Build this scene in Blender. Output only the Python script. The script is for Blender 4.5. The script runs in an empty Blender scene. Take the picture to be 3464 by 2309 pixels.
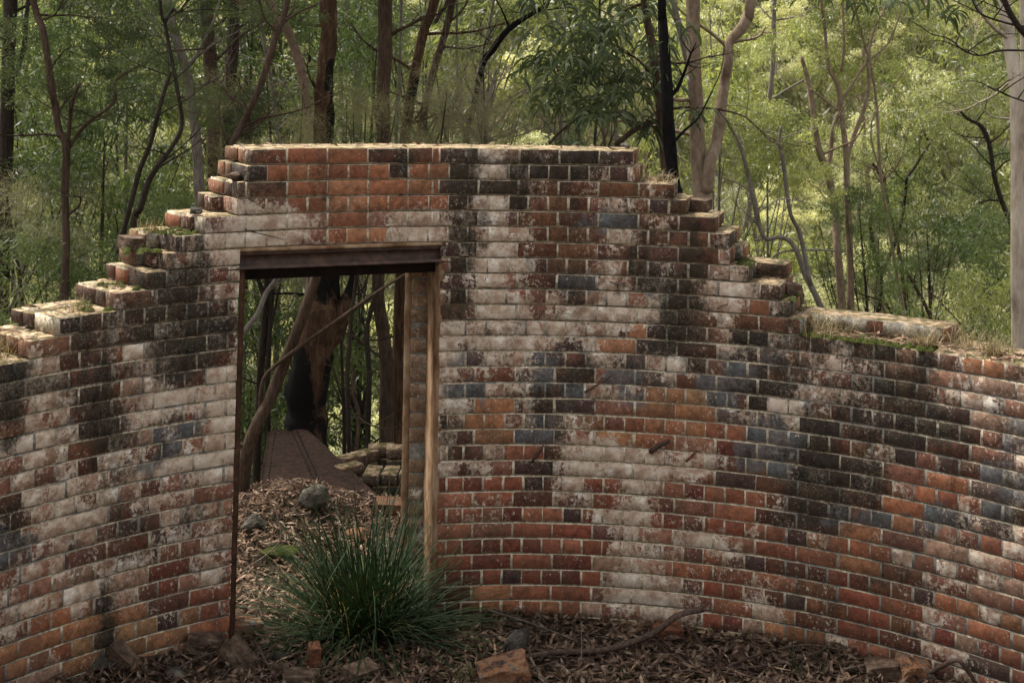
import bpy, math, random
import numpy as np
from mathutils import Vector, Matrix, noise as mnoise

random.seed(7)
rng = np.random.default_rng(11)
SC = bpy.context.scene
COL = SC.collection

# ------------------------------------------------------------------ camera, world, sun
W0, H0, FP = 3464.0, 2309.0, 4400.0
RHO = math.atan(0.0188)
EYE = 3.01
PX, PY = 1732.0, 238.5
cr, sr = math.cos(RHO), math.sin(RHO)

cam_d = bpy.data.cameras.new('camera')
cam = bpy.data.objects.new('camera', cam_d)
COL.objects.link(cam)
cam_d.sensor_width = 36.0
cam_d.lens = FP / W0 * 36.0
cam_d.shift_y = -(H0 / 2 - PY) / W0
cam_d.clip_start = 0.05
cam_d.clip_end = 2000
cam_d.dof.use_dof = True
cam_d.dof.focus_distance = 7.0
cam_d.dof.aperture_fstop = 7.0
m = Matrix(((cr, -sr, 0, 0), (0, 0, -1, 0), (sr, cr, 0, EYE), (0, 0, 0, 1)))
cam.matrix_world = m
SC.camera = cam

SUN_DIR = Vector((-0.42, 0.33, 0.90)).normalized()   # towards the sun
world = bpy.data.worlds.new('World')
SC.world = world
world.use_nodes = True
wn = world.node_tree
for n in list(wn.nodes):
    wn.nodes.remove(n)
wo = wn.nodes.new('ShaderNodeOutputWorld')
wb = wn.nodes.new('ShaderNodeBackground')
ws = wn.nodes.new('ShaderNodeTexSky')
ws.sky_type = 'NISHITA'
ws.sun_disc = False
ws.sun_elevation = math.asin(SUN_DIR.z)
ws.sun_rotation = math.atan2(SUN_DIR.x, SUN_DIR.y)
ws.air_density = 1.6
ws.dust_density = 3.5
ws.ozone_density = 0.6
wb.inputs['Strength'].default_value = 0.15
wh = wn.nodes.new('ShaderNodeHueSaturation')      # thin overcast: the sky is nearly colourless
wh.inputs['Saturation'].default_value = 0.12
wn.links.new(ws.outputs[0], wh.inputs['Color'])
wn.links.new(wh.outputs[0], wb.inputs[0])
wn.links.new(wb.outputs[0], wo.inputs[0])

sl = bpy.data.lights.new('sun', 'SUN')
sl.energy = 4.6
sl.angle = math.radians(13)
sl.color = (1.0, 0.95, 0.86)
so = bpy.data.objects.new('sun', sl)
COL.objects.link(so)
so.rotation_euler = SUN_DIR.to_track_quat('Z', 'Y').to_euler()
so.location = (0, 0, 30)

vs = SC.view_settings
vs.view_transform = 'Standard'
vs.look = 'None'
vs.gamma = 1.0
vs.exposure = 0.88
vs.use_curve_mapping = False
SC.cycles.max_bounces = 6
SC.cycles.diffuse_bounces = 3
SC.cycles.transmission_bounces = 3

# ------------------------------------------------------------------ picture <-> place helpers
def project(p):
    x, y, z = p
    z = z - EYE
    a = x * cr + z * sr
    b = -x * sr + z * cr
    return PX + FP * a / y, PY - FP * b / y

def unproj(px, py, Y):
    a = (px - PX) / FP * Y
    b = -(py - PY) / FP * Y
    return Vector((a * cr - b * sr, Y, a * sr + b * cr + EYE))

DS = 3464 / 2352.0
def ud(xd, yd, Y):
    return unproj(xd * DS, yd * DS, Y)

# ------------------------------------------------------------------ value noise and terrain
_tab = rng.random((256, 256))
def vnoise(x, y):
    x = np.asarray(x, float); y = np.asarray(y, float)
    xi = np.floor(x).astype(int); yi = np.floor(y).astype(int)
    fx = x - xi; fy = y - yi
    fx = fx * fx * (3 - 2 * fx); fy = fy * fy * (3 - 2 * fy)
    a = _tab[xi & 255, yi & 255]; b = _tab[(xi + 1) & 255, yi & 255]
    c = _tab[xi & 255, (yi + 1) & 255]; d = _tab[(xi + 1) & 255, (yi + 1) & 255]
    return (a * (1 - fx) + b * fx) * (1 - fy) + (c * (1 - fx) + d * fx) * fy - 0.5

def sstep(a, b, x):
    t = np.clip((x - a) / (b - a), 0, 1)
    return t * t * (3 - 2 * t)

def hgt(x, y):
    x = np.asarray(x, float); y = np.asarray(y, float)
    z = np.zeros(np.broadcast(x, y).shape)
    z = z + 0.10 * sstep(-0.6, -2.6, x) * sstep(7.5, 6.5, y)
    z = z + 0.05 * sstep(7.3, 8.1, y) * sstep(0.3, -0.8, x) * sstep(9.9, 9.3, y)
    z = z + 0.25 * np.exp(-((x + 1.38) / .46) ** 2 - ((y - 8.35) / .50) ** 2) - .16 * sstep(8.7, 9.3, y)
    z = z - 0.10 * sstep(7.6, 8.4, y) * sstep(-0.75, -0.3, x)
    z = z + 1.35 * sstep(1.4, 0.1, y)                      # bank on which the photographer stands
    drop = -0.40 * np.clip(y - 9.6, 0, 34)
    drop = np.maximum(drop, -11.0)
    rise = 0.36 * np.clip(y - 44, 0, 190)
    z = z + drop + rise
    z = z + 0.06 * vnoise(x * 1.7 + 3, y * 1.7) + 0.025 * vnoise(x * 5, y * 5 + 9)
    far = sstep(12, 40, y)
    z = z + far * (2.2 * vnoise(x * 0.09 + 11, y * 0.09) + 6.0 * vnoise(x * 0.02 + 5, y * 0.02 + 2))
    return z

def hz(x, y):
    return float(hgt(x, y))

def ground_at(px, py, off=0.0):
    Y = 6.5
    for _ in range(30):
        p = unproj(px, py, Y)
        g = hz(p.x, p.y) + off
        s = (EYE - p.z) / Y
        Y = 0.5 * Y + 0.5 * (EYE - g) / max(s, 1e-3)
    p = unproj(px, py, Y)
    return Vector((p.x, p.y, hz(p.x, p.y) + off))

# ------------------------------------------------------------------ mesh helpers
def mesh_np(name, V, F, mat, smooth=False, parent=None, attrs=None, link=True, loc=None):
    V = np.asarray(V, np.float32).reshape(-1, 3)
    me = bpy.data.meshes.new(name)
    if isinstance(F, np.ndarray):
        groups = [F]
    else:
        groups = [np.asarray(f) for f in F if len(f)]
    groups = [g for g in groups if len(g)]
    nl = sum(g.size for g in groups); npoly = sum(len(g) for g in groups)
    me.vertices.add(len(V)); me.vertices.foreach_set('co', V.ravel())
    me.loops.add(nl); me.polygons.add(npoly)
    idx = np.concatenate([g.ravel() for g in groups]).astype(np.int32)
    st = []; o = 0
    for g in groups:
        k = g.shape[1]
        st.append(o + np.arange(len(g)) * k); o += g.size
    me.loops.foreach_set('vertex_index', idx)
    me.polygons.foreach_set('loop_start', np.concatenate(st).astype(np.int32))
    if smooth:
        me.polygons.foreach_set('use_smooth', np.ones(npoly, bool))
    me.update(calc_edges=True)
    if attrs:
        for an, arr in attrs.items():
            at = me.color_attributes.new(an, 'FLOAT_COLOR', 'POINT')
            at.data.foreach_set('color', np.asarray(arr, np.float32).ravel())
    if mat is not None:
        me.materials.append(mat)
    ob = bpy.data.objects.new(name, me)
    if loc is not None:
        ob.location = loc
    if link:
        COL.objects.link(ob)
    if parent is not None:
        ob.parent = parent
    return ob

def tag(o, label=None, cat=None, group=None, kind=None):
    if label: o['label'] = label
    if cat: o['category'] = cat
    if group: o['group'] = group
    if kind: o['kind'] = kind
    return o

def empty(name, loc, label=None, cat=None, group=None):
    o = bpy.data.objects.new(name, None)
    o.empty_display_size = 0.1
    o.location = loc
    COL.objects.link(o)
    return tag(o, label, cat, group)

def attach(child, parent):
    """parent keeping the child's world placement (parents here are unrotated empties)"""
    child.parent = parent
    child.location = Vector(child.location) - Vector(parent.location)
    return child

class Geo:
    def __init__(s):
        s.V = []; s.Q = []; s.T = []; s.n = 0
    def add(s, V, Q=None, T=None):
        V = np.asarray(V, float)
        s.V.append(V)
        if Q is not None and len(Q): s.Q.append(np.asarray(Q) + s.n)
        if T is not None and len(T): s.T.append(np.asarray(T) + s.n)
        s.n += len(V)
    def build(s, name, mat, **k):
        F = []
        if s.Q: F.append(np.concatenate(s.Q))
        if s.T: F.append(np.concatenate(s.T))
        return mesh_np(name, np.concatenate(s.V), F, mat, **k)

def smooth_path(pts, rad, per=4):
    P = [Vector(p) for p in pts]
    if len(P) < 3:
        a, b = P[0], P[-1]
        out = [a.lerp(b, i / per) for i in range(per + 1)]
        rr = [rad[0] + (rad[-1] - rad[0]) * i / per for i in range(per + 1)]
        return out, rr
    out = []; rr = []
    n = len(P)
    for i in range(n - 1):
        p0 = P[max(i - 1, 0)]; p1 = P[i]; p2 = P[i + 1]; p3 = P[min(i + 2, n - 1)]
        for j in range(per):
            t = j / per; t2 = t * t; t3 = t2 * t
            out.append(0.5 * ((2 * p1) + (p2 - p0) * t + (2 * p0 - 5 * p1 + 4 * p2 - p3) * t2 + (3 * p1 - p0 - 3 * p2 + p3) * t3))
            rr.append(rad[i] + (rad[i + 1] - rad[i]) * t)
    out.append(P[-1]); rr.append(rad[-1])
    return out, rr

def tube(geo, pts, rad, n=7, per=4, lump=0.0, cap=True):
    P, R = smooth_path(pts, rad, per)
    m_ = len(P)
    V = []
    up = Vector((0.31, 0.87, 0.11))
    ph = random.random() * 50
    for i in range(m_):
        t = (P[min(i + 1, m_ - 1)] - P[max(i - 1, 0)])
        if t.length < 1e-9: t = Vector((0, 0, 1))
        t.normalize()
        a = t.cross(up)
        if a.length < 1e-3: a = t.cross(Vector((1, 0, 0)))
        a.normalize(); b = t.cross(a)
        for j in range(n):
            an = 2 * math.pi * j / n
            r = R[i]
            if lump:
                r *= 1 + lump * (mnoise.noise(Vector((math.cos(an) * 1.5 + ph, math.sin(an) * 1.5, i * 0.35))))
            V.append(P[i] + (a * math.cos(an) + b * math.sin(an)) * r)
    Q = []
    for i in range(m_ - 1):
        for j in range(n):
            k = (j + 1) % n
            Q.append((i * n + j, i * n + k, (i + 1) * n + k, (i + 1) * n + j))
    T = []
    V = [tuple(v) for v in V]
    if cap:
        V.append(tuple(P[0])); V.append(tuple(P[-1]))
        c0 = m_ * n; c1 = c0 + 1
        for j in range(n):
            k = (j + 1) % n
            T.append((c0, k, j)); T.append((c1, (m_ - 1) * n + j, (m_ - 1) * n + k))
    geo.add(V, Q, T)

def chamfer_table():
    idx = {}; V = []
    for sx in (-1, 1):
        for sy in (-1, 1):
            for sz in (-1, 1):
                for f in range(3):
                    idx[(sx, sy, sz, f)] = len(V); V.append((sx, sy, sz, f))
    Q = []; T = []
    for f in range(3):
        a, b = [i for i in range(3) if i != f]
        for s in (-1, 1):
            loop = []
            for (p, q) in ((-1, -1), (1, -1), (1, 1), (-1, 1)):
                c = [0, 0, 0]; c[f] = s; c[a] = p; c[b] = q
                loop.append(idx[tuple(c) + (f,)])
            flip = (s < 0) != (f == 1)
            Q.append(loop[::-1] if flip else loop)
    for f in range(3):
        a, b = [i for i in range(3) if i != f]
        for p in (-1, 1):
            for q in (-1, 1):
                c0 = [0, 0, 0]; c1 = [0, 0, 0]
                c0[f] = -1; c0[a] = p; c0[b] = q
                c1[f] = 1; c1[a] = p; c1[b] = q
                Q.append([idx[tuple(c0) + (a,)], idx[tuple(c1) + (a,)], idx[tuple(c1) + (b,)], idx[tuple(c0) + (b,)]])
    for sx in (-1, 1):
        for sy in (-1, 1):
            for sz in (-1, 1):
                T.append([idx[(sx, sy, sz, k)] for k in range(3)])
    # orient every face outwards
    C = np.array([(v[0] * (1 if v[3] == 0 else .8), v[1] * (1 if v[3] == 1 else .8), v[2] * (1 if v[3] == 2 else .8)) for v in V])
    def fix(F):
        out = []
        for f in F:
            p = C[f]; nrm = np.cross(p[1] - p[0], p[2] - p[0])
            out.append(f if nrm @ p.mean(0) > 0 else f[::-1])
        return np.array(out)
    return np.array(V), fix(Q), fix(T)
CH_V, CH_Q, CH_T = chamfer_table()

def cbox(lo, hi, c, jit=0.0):
    """24 vertices of a chamfered box in local (x, y, z)"""
    lo = np.array(lo, float); hi = np.array(hi, float)
    h = (hi - lo) / 2; mid = (hi + lo) / 2
    S = CH_V[:, :3].astype(float); f = CH_V[:, 3]
    cc = np.full((24, 3), 1.0)
    P = S * h
    corner = {}
    for i in range(24):
        key = tuple(CH_V[i, :3])
        if key not in corner:
            corner[key] = (c * random.uniform(0.6, 2.2), np.array([random.uniform(-jit, jit), random.uniform(-jit, jit) * .3, random.uniform(-jit, jit)]))
        k, j = corner[key]
        for a in range(3):
            if a != f[i]:
                P[i, a] -= S[i, a] * k
        P[i] += j
    return P + mid

# ------------------------------------------------------------------ materials
class M:
    def __init__(s, name, rough=0.85, spec=0.3):
        s.mat = bpy.data.materials.new(name)
        s.mat.use_nodes = True
        s.nt = s.mat.node_tree
        s.bsdf = s.nt.nodes['Principled BSDF']
        s.out = s.nt.nodes['Material Output']
        s.bsdf.inputs['Roughness'].default_value = rough
        s.bsdf.inputs['Specular IOR Level'].default_value = spec
        s.geo = s.nt.nodes.new('ShaderNodeNewGeometry')
    def _in(s, sock, v):
        if isinstance(v, bpy.types.NodeSocket): s.nt.links.new(v, sock)
        elif isinstance(v, (tuple, list)):
            sock.default_value = tuple(v) + (1,) if len(v) == 3 and len(sock.default_value) == 4 else tuple(v)
        else: sock.default_value = v
    @property
    def pos(s): return s.geo.outputs['Position']
    def math(s, op, a, b=0.0, clamp=False):
        n = s.nt.nodes.new('ShaderNodeMath'); n.operation = op; n.use_clamp = clamp
        s._in(n.inputs[0], a); s._in(n.inputs[1], b); return n.outputs[0]
    def mapping(s, vec, scale=(1, 1, 1), loc=(0, 0, 0)):
        n = s.nt.nodes.new('ShaderNodeMapping'); s.nt.links.new(vec, n.inputs[0])
        n.inputs['Scale'].default_value = scale; n.inputs['Location'].default_value = loc
        return n.outputs[0]
    def noise(s, scale, detail=4, rough=0.55, vec=None, dist=0.0):
        n = s.nt.nodes.new('ShaderNodeTexNoise')
        s.nt.links.new(vec or s.pos, n.inputs['Vector'])
        n.inputs['Scale'].default_value = scale; n.inputs['Detail'].default_value = detail
        n.inputs['Roughness'].default_value = rough; n.inputs['Distortion'].default_value = dist
        return n.outputs[0]
    def voro(s, scale, vec=None, feature='F1', out=0):
        n = s.nt.nodes.new('ShaderNodeTexVoronoi'); n.feature = feature
        s.nt.links.new(vec or s.pos, n.inputs['Vector']); n.inputs['Scale'].default_value = scale
        return n.outputs[out]
    def ramp(s, fac, stops, interp='LINEAR'):
        n = s.nt.nodes.new('ShaderNodeValToRGB'); s.nt.links.new(fac, n.inputs[0])
        cr_ = n.color_ramp; cr_.interpolation = interp
        while len(cr_.elements) < len(stops): cr_.elements.new(0.5)
        for e, (p, c) in zip(cr_.elements, stops):
            e.position = p
            e.color = (c, c, c, 1) if not isinstance(c, (tuple, list)) else tuple(c) + (1,)
        return n.outputs[0]
    def step(s, fac, a, b):
        n = s.nt.nodes.new('ShaderNodeMapRange'); n.interpolation_type = 'SMOOTHSTEP'
        s._in(n.inputs[0], fac); n.inputs[1].default_value = a; n.inputs[2].default_value = b
        return n.outputs[0]
    def mix(s, fac, a, b, mode='MIX'):
        n = s.nt.nodes.new('ShaderNodeMix'); n.data_type = 'RGBA'; n.blend_type = mode
        s._in(n.inputs[0], fac); s._in(n.inputs[6], a); s._in(n.inputs[7], b)
        return n.outputs[2]
    def attr(s, name):
        n = s.nt.nodes.new('ShaderNodeAttribute'); n.attribute_name = name; return n
    def sep(s, col):
        n = s.nt.nodes.new('ShaderNodeSeparateColor'); s.nt.links.new(col, n.inputs[0]); return n.outputs
    def sepxyz(s, v):
        n = s.nt.nodes.new('ShaderNodeSeparateXYZ'); s.nt.links.new(v, n.inputs[0]); return n.outputs
    def bump(s, h, strength=0.5, dist=0.01):
        n = s.nt.nodes.new('ShaderNodeBump'); s.nt.links.new(h, n.inputs['Height'])
        n.inputs['Strength'].default_value = strength; n.inputs['Distance'].default_value = dist
        s.nt.links.new(n.outputs[0], s.bsdf.inputs['Normal'])
    def color(s, c): s._in(s.bsdf.inputs['Base Color'], c); return s
    def objrand(s):
        n = s.nt.nodes.new('ShaderNodeObjectInfo'); return n.outputs['Random']
    def translucent(s, col, fac):
        t = s.nt.nodes.new('ShaderNodeBsdfTranslucent'); s._in(t.inputs[0], col)
        mx = s.nt.nodes.new('ShaderNodeMixShader'); mx.inputs[0].default_value = fac
        s.nt.links.new(s.bsdf.outputs[0], mx.inputs[1]); s.nt.links.new(t.outputs[0], mx.inputs[2])
        s.nt.links.new(mx.outputs[0], s.out.inputs[0])

def coating(s, base, lime, black, lichen, grey):
    """lime wash, soot / algae, grey film, lichen and moss over a base colour; returns colour and relief"""
    streak = s.mapping(s.pos, (1, 1, 0.34))
    n1 = s.noise(9, 6, 0.62, streak)
    n2 = s.noise(38, 6, 0.65)
    n3 = s.noise(150, 3, 0.6)
    nn = s.math('ADD', s.math('MULTIPLY', n1, 0.5), s.math('ADD', s.math('MULTIPLY', n2, 0.38), s.math('MULTIPLY', n3, 0.12)))
    # lime
    lv = s.math('ADD', nn, s.math('MULTIPLY', s.math('SUBTRACT', lime, 0.5), 0.34))
    lm = s.step(lv, 0.485, 0.525)
    lthin = s.step(s.noise(20, 7, 0.75, s.mapping(s.pos, (1, 1, 1.5), (4, 1, 2))), 0.42, 0.56)
    limecol = s.ramp(s.noise(14, 5, 0.6, s.mapping(s.pos, (1, 1, 1), (9, 3, 1))),
                     [(0.32, (0.28, 0.175, 0.115)), (0.45, (0.41, 0.30, 0.215)), (0.55, (0.58, 0.47, 0.365)), (0.66, (0.78, 0.71, 0.61))])
    base = s.mix(s.math('MULTIPLY', s.step(s.noise(4.5, 6, .7, s.mapping(s.pos, (1, 1, .8), (6, 1, 6))), .42, .62), .35), base, (0.085, 0.062, 0.042))
    hardlime = s.math('MAXIMUM', lthin, s.step(lime, 0.62, 1.0))
    c = s.mix(s.math('MULTIPLY', lm, s.math('MULTIPLY', s.math('ADD', s.math('MULTIPLY', hardlime, 0.62), 0.35), 1.0)), base, limecol)
    fl = s.step(s.math('ADD', s.noise(62, 6, 0.72, s.mapping(s.pos, (1, 1, .75), (5, 5, 1))), s.math('MULTIPLY', s.math('SUBTRACT', lime, 0.5), 0.16)), 0.535, 0.565)
    c = s.mix(s.math('MULTIPLY', fl, s.math('MULTIPLY', s.step(s.noise(5, 3, .6, s.mapping(s.pos, (1, 1, 1), (8, 1, 3))), .40, .60), .72)), c, (0.52, 0.44, 0.35))
    # grey film
    g = s.step(s.math('ADD', s.noise(11, 5, 0.6, s.mapping(s.pos, (1, 1, .6), (7, 7, 7))), s.math('MULTIPLY', s.math('SUBTRACT', grey, 0.5), 0.7)), 0.45, 0.62)
    greycol = s.ramp(n2, [(0.3, (0.050, 0.055, 0.055)), (0.7, (0.16, 0.165, 0.165))])
    c = s.mix(s.math('MULTIPLY', g, 0.72), c, greycol)
    # black growth, ragged and running down
    nb = s.noise(6.5, 7, 0.68, s.mapping(s.pos, (1, 1, 0.36), (2, 5, 8)))
    nb2 = s.math('ADD', s.math('MULTIPLY', nb, 0.62), s.math('MULTIPLY', s.noise(60, 4, 0.7), 0.38))
    bm = s.step(s.math('ADD', nb2, s.math('MULTIPLY', s.math('SUBTRACT', black, 0.5), 0.42)), 0.47, 0.66)
    blackcol = s.ramp(s.noise(25, 3, .5), [(0.35, (0.016, 0.013, 0.010)), (0.65, (0.040, 0.034, 0.022))])
    bvar = s.step(s.noise(85, 5, .75, s.mapping(s.pos, (1, 1, .8), (3, 2, 9))), .38, .56)
    c = s.mix(s.math('MULTIPLY', bm, s.math('ADD', .74, s.math('MULTIPLY', bvar, .22))), c, blackcol)
    # pale lichen specks where it is dark and damp
    wob = s.mapping(s.pos, (1, 1, 1))
    vo = s.voro(120, wob)
    vr = s.voro(120, wob, out=1)
    big = s.noise(5, 3, .6, s.mapping(s.pos, (1, 1, 1), (3, 3, 3)))
    lic = s.math('MULTIPLY', s.step(s.math('ADD', vo, s.math('MULTIPLY', n3, .5)), 0.66, 0.50), s.step(s.math('ADD', s.math('ADD', big, s.math('MULTIPLY', lichen, 0.26)), s.math('MULTIPLY', s.sep(vr)[0], 0.42)), 0.92, 1.0))
    c = s.mix(s.math('MULTIPLY', lic, 0.42), c, (0.24, 0.25, 0.19))
    # moss, earth and dry debris on upward faces
    nz = s.sepxyz(s.geo.outputs['True Normal'])[2]
    upf = s.step(nz, 0.35, 0.8)
    mo = s.ramp(s.noise(17, 5, .65, s.mapping(s.pos, (1, 1, 1), (1, 8, 1))),
                [(0.34, (0.055, 0.065, 0.012)), (0.47, (0.13, 0.095, 0.045)), (0.56, (0.33, 0.23, 0.14)), (0.7, (0.46, 0.36, 0.25))])
    c = s.mix(s.math('MULTIPLY', upf, s.step(n2, 0.35, 0.5)), c, mo)
    h = s.math('ADD', s.math('MULTIPLY', n2, 0.6), s.math('ADD', s.math('MULTIPLY', n3, 0.35), s.math('MULTIPLY', lm, 0.30)))
    return c, h

def mat_brick():
    s = M('weathered_brick', 0.9, 0.2)
    t = s.attr('tint'); w = s.attr('wear')
    ch = s.sep(w.outputs['Color'])
    var = s.ramp(s.noise(26, 7, 0.72), [(0.34, 0.45), (0.66, 1.30)])
    base = s.mix(1.0, t.outputs['Color'], var, 'MULTIPLY')
    fleck = s.step(s.noise(190, 2, 0.5), 0.60, 0.70)
    base = s.mix(s.math('MULTIPLY', fleck, 0.35), base, (0.40, 0.27, 0.19))
    c, h = coating(s, base, ch[0], ch[1], ch[2], w.outputs['Alpha'])
    s.color(c); s.bump(h, 0.6, 0.005)
    return s.mat

def mat_mortar():
    s = M('old_lime_mortar', 0.95, 0.1)
    w = s.attr('wear'); ch = s.sep(w.outputs['Color'])
    base = s.ramp(s.noise(45, 5, 0.7), [(0.34, (0.22, 0.165, 0.105)), (0.48, (0.43, 0.36, 0.255)), (0.64, (0.66, 0.59, 0.47))])
    c, h = coating(s, base, ch[0], ch[1], ch[2], w.outputs['Alpha'])
    gap = s.step(s.noise(7, 5, .7, s.mapping(s.pos, (1, 1, 2), (2, 2, 5))), 0.63, 0.69)
    c = s.mix(s.math('MULTIPLY', gap, .8), c, (0.02, 0.016, 0.012))
    s.color(c); s.bump(h, 1.0, 0.008)
    return s.mat

def simple(name, stops, scale=12, rough=.9, spec=.2, bump=.5, bd=.01, vec=(1, 1, 1), detail=5, fine=0):
    s = M(name, rough, spec)
    v = s.mapping(s.pos, vec)
    n = s.noise(scale, detail, .65, v)
    c = s.ramp(n, stops)
    s.color(c)
    s.bump(s.noise(scale * 2.5, 4, .6, v), bump, bd)
    return s.mat

def mat_bark(name, stops, vscale=.16, scale=55, bump=1.0, char=None):
    s = M(name, .95, .12)
    v = s.mapping(s.pos, (1, 1, vscale))
    n = s.noise(scale, 6, .7, v)
    n0 = s.noise(3.0, 4, .6, s.mapping(s.pos, (1, 1, .5)))
    c = s.ramp(s.math('ADD', s.math('MULTIPLY', n, .65), s.math('MULTIPLY', n0, .35)), stops)
    if char:
        cm = s.attr('char').outputs['Color']
        k = s.sep(cm)[0]
        f = s.step(s.math('ADD', s.noise(7, 6, .7, s.mapping(s.pos, (1, 1, .5))), s.math('MULTIPLY', s.math('SUBTRACT', k, .5), .9)), .45, .58)
        c = s.mix(f, c, (0.012, 0.010, 0.009))
    s.color(c)
    s.bump(n, bump, .03)
    return s.mat

def mat_leaf(name, a, b, trans=.35, tcol=None, rough=.55, spec=.35, rnd=.25, scale=1.2):
    s = M(name, rough, spec)
    n = s.noise(scale, 3, .6)
    n2 = s.noise(40, 1, .5)
    f = s.math('ADD', s.math('MULTIPLY', n, .6), s.math('MULTIPLY', n2, .4))
    c = s.ramp(f, [(0.36, a), (0.62, b)])
    r = s.objrand()
    c = s.mix(1.0, c, s.ramp(r, [(0, (1 - rnd, 1 - rnd, 1 - rnd)), (1, (1 + rnd * .9, 1 + rnd * .8, 1 + rnd * .3))]), 'MULTIPLY')
    s.color(c)
    tc = s.mix(1.0, c, tcol or (1.32, 1.36, .90), 'MULTIPLY')
    s.translucent(tc, trans)
    return s.mat

MB = mat_brick(); MM = mat_mortar()
M_RUST = simple('rusted_steel', [(0.3, (0.028, 0.017, 0.013)), (0.5, (0.060, 0.034, 0.024)), (0.7, (0.115, 0.060, 0.036))], 18, .7, .35, .4, .004)
M_RUST2 = simple('rusted_plate', [(0.3, (0.018, 0.011, 0.008)), (0.5, (0.036, 0.021, 0.015)), (0.72, (0.075, 0.040, 0.026))], 30, .9, .12, .4, .003)
M_BLACK_STEEL = simple('near_black_steel', [(0.3, (0.010, 0.009, 0.008)), (0.7, (0.03, 0.02, 0.016))], 18, .9, .1, .4, .004)  # shade behind the front lintel put into the beam colour; rivets share it
M_PLASTER = simple('ochre_plaster', [(0.34, (0.075, 0.036, 0.019)), (0.44, (0.16, 0.088, 0.046)), (0.54, (0.245, 0.155, 0.090)), (0.68, (0.34, 0.25, 0.165))], 7, .95, .1, .9, .012, (1, 1, .55), 8)
M_GROUND = None
def mat_ground():
    s = M('forest_floor', .95, .1)
    n = s.noise(22, 6, .7)
    c = s.ramp(n, [(0.32, (0.014, 0.011, 0.008)), (0.5, (0.050, 0.034, 0.021)), (0.66, (0.12, 0.080, 0.048))])
    g = s.ramp(s.noise(3.2, 5, .65, s.mapping(s.pos, (1, 1, 1), (4, 4, 4))), [(0.38, (0.045, 0.055, 0.018)), (0.55, (0.10, 0.10, 0.040)), (0.68, (0.17, 0.14, 0.07))])
    y = s.sepxyz(s.pos)[1]
    c = s.mix(s.step(y, 10.0, 16.0), c, g)
    mo = s.step(s.noise(2.6, 4, .6, s.mapping(s.pos, (1, 1, 1), (1, 2, 1))), .60, .68)
    c = s.mix(s.math('MULTIPLY', mo, .5), c, (0.035, 0.045, 0.012))
    s.color(c); s.bump(n, 1.0, .04)
    return s.mat
M_GROUND = mat_ground()
M_BARK_BROWN = mat_bark('fibrous_brown_bark', [(0.34, (0.030, 0.020, 0.014)), (0.5, (0.082, 0.055, 0.038)), (0.68, (0.16, 0.11, 0.078))])
M_BARK_DARK = mat_bark('dark_bark', [(0.34, (0.018, 0.014, 0.011)), (0.5, (0.045, 0.034, 0.026)), (0.68, (0.10, 0.078, 0.06))])
M_BARK_PINK = mat_bark('pinkish_smooth_bark', [(0.34, (0.10, 0.065, 0.047)), (0.5, (0.20, 0.135, 0.10)), (0.68, (0.31, 0.22, 0.165))], .5, 25, .5)
M_BARK_TAN = mat_bark('tan_gum_bark', [(0.34, (0.12, 0.085, 0.055)), (0.5, (0.24, 0.175, 0.122)), (0.68, (0.37, 0.29, 0.22))], .5, 25, .5)
M_BARK_GREY = mat_bark('grey_bark', [(0.34, (0.085, 0.070, 0.055)), (0.5, (0.17, 0.145, 0.12)), (0.68, (0.30, 0.27, 0.23))], .4, 30, .5)
M_BARK_PALE = mat_bark('pale_gum_bark', [(0.32, (0.17, 0.12, 0.08)), (0.44, (0.36, 0.29, 0.22)), (0.56, (0.50, 0.43, 0.34)), (0.68, (0.60, 0.54, 0.45))], .22, 17, .5)
M_BARK_BURNT = mat_bark('charred_bark', [(0.34, (0.005, 0.005, 0.005)), (0.5, (0.011, 0.010, 0.010)), (0.7, (0.024, 0.022, 0.020))], .25, 60, 1.0)
M_BARK_SCORCH = mat_bark('scorched_orange_bark', [(0.36, (0.022, 0.013, 0.009)), (0.5, (0.080, 0.045, 0.027)), (0.62, (0.16, 0.092, 0.055)), (0.70, (0.27, 0.18, 0.12))], .14, 34, 1.0, char=True)
M_TWIG = mat_bark('dead_twig', [(0.34, (0.060, 0.045, 0.034)), (0.5, (0.13, 0.10, 0.078)), (0.7, (0.24, 0.20, 0.165))], .5, 40, .5)
M_STICK = mat_bark('fallen_stick', [(0.34, (0.030, 0.018, 0.013)), (0.5, (0.085, 0.055, 0.042)), (0.7, (0.19, 0.14, 0.115))], .8, 60, .6)

L_HILL = mat_leaf('hillside_leaves', (0.19, 0.195, 0.105), (0.56, 0.55, 0.39), .46, rough=.42, spec=.6, rnd=.50)
L_UNDER = mat_leaf('undergrowth_leaves', (0.045, 0.052, 0.020), (0.15, 0.14, 0.070), .30, rnd=.1, scale=.5)
L_EUC = mat_leaf('gum_leaves', (0.095, 0.12, 0.038), (0.30, 0.31, 0.125), .48, rough=.42, spec=.6, rnd=.32)
L_WATTLE = mat_leaf('deep_green_leaves', (0.032, 0.052, 0.020), (0.105, 0.135, 0.052), .38, rnd=.32)
L_CAS = mat_leaf('feathery_needles', (0.12, 0.12, 0.066), (0.26, 0.24, 0.15), .38, rnd=.25)
L_ACA = mat_leaf('sickle_leaves', (0.028, 0.045, 0.016), (0.095, 0.120, 0.050), .24, rough=.5, spec=.35, rnd=.15, scale=6)
L_LOM = mat_leaf('tussock_blades', (0.009, 0.020, 0.006), (0.028, 0.047, 0.016), .12, rough=.6, spec=.15, rnd=.1, scale=9)
L_DRY = mat_leaf('dry_grass', (0.14, 0.105, 0.045), (0.34, 0.27, 0.15), .25, (1.2, 1.1, .8), rnd=.15, scale=8)
L_LITTER = None
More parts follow.
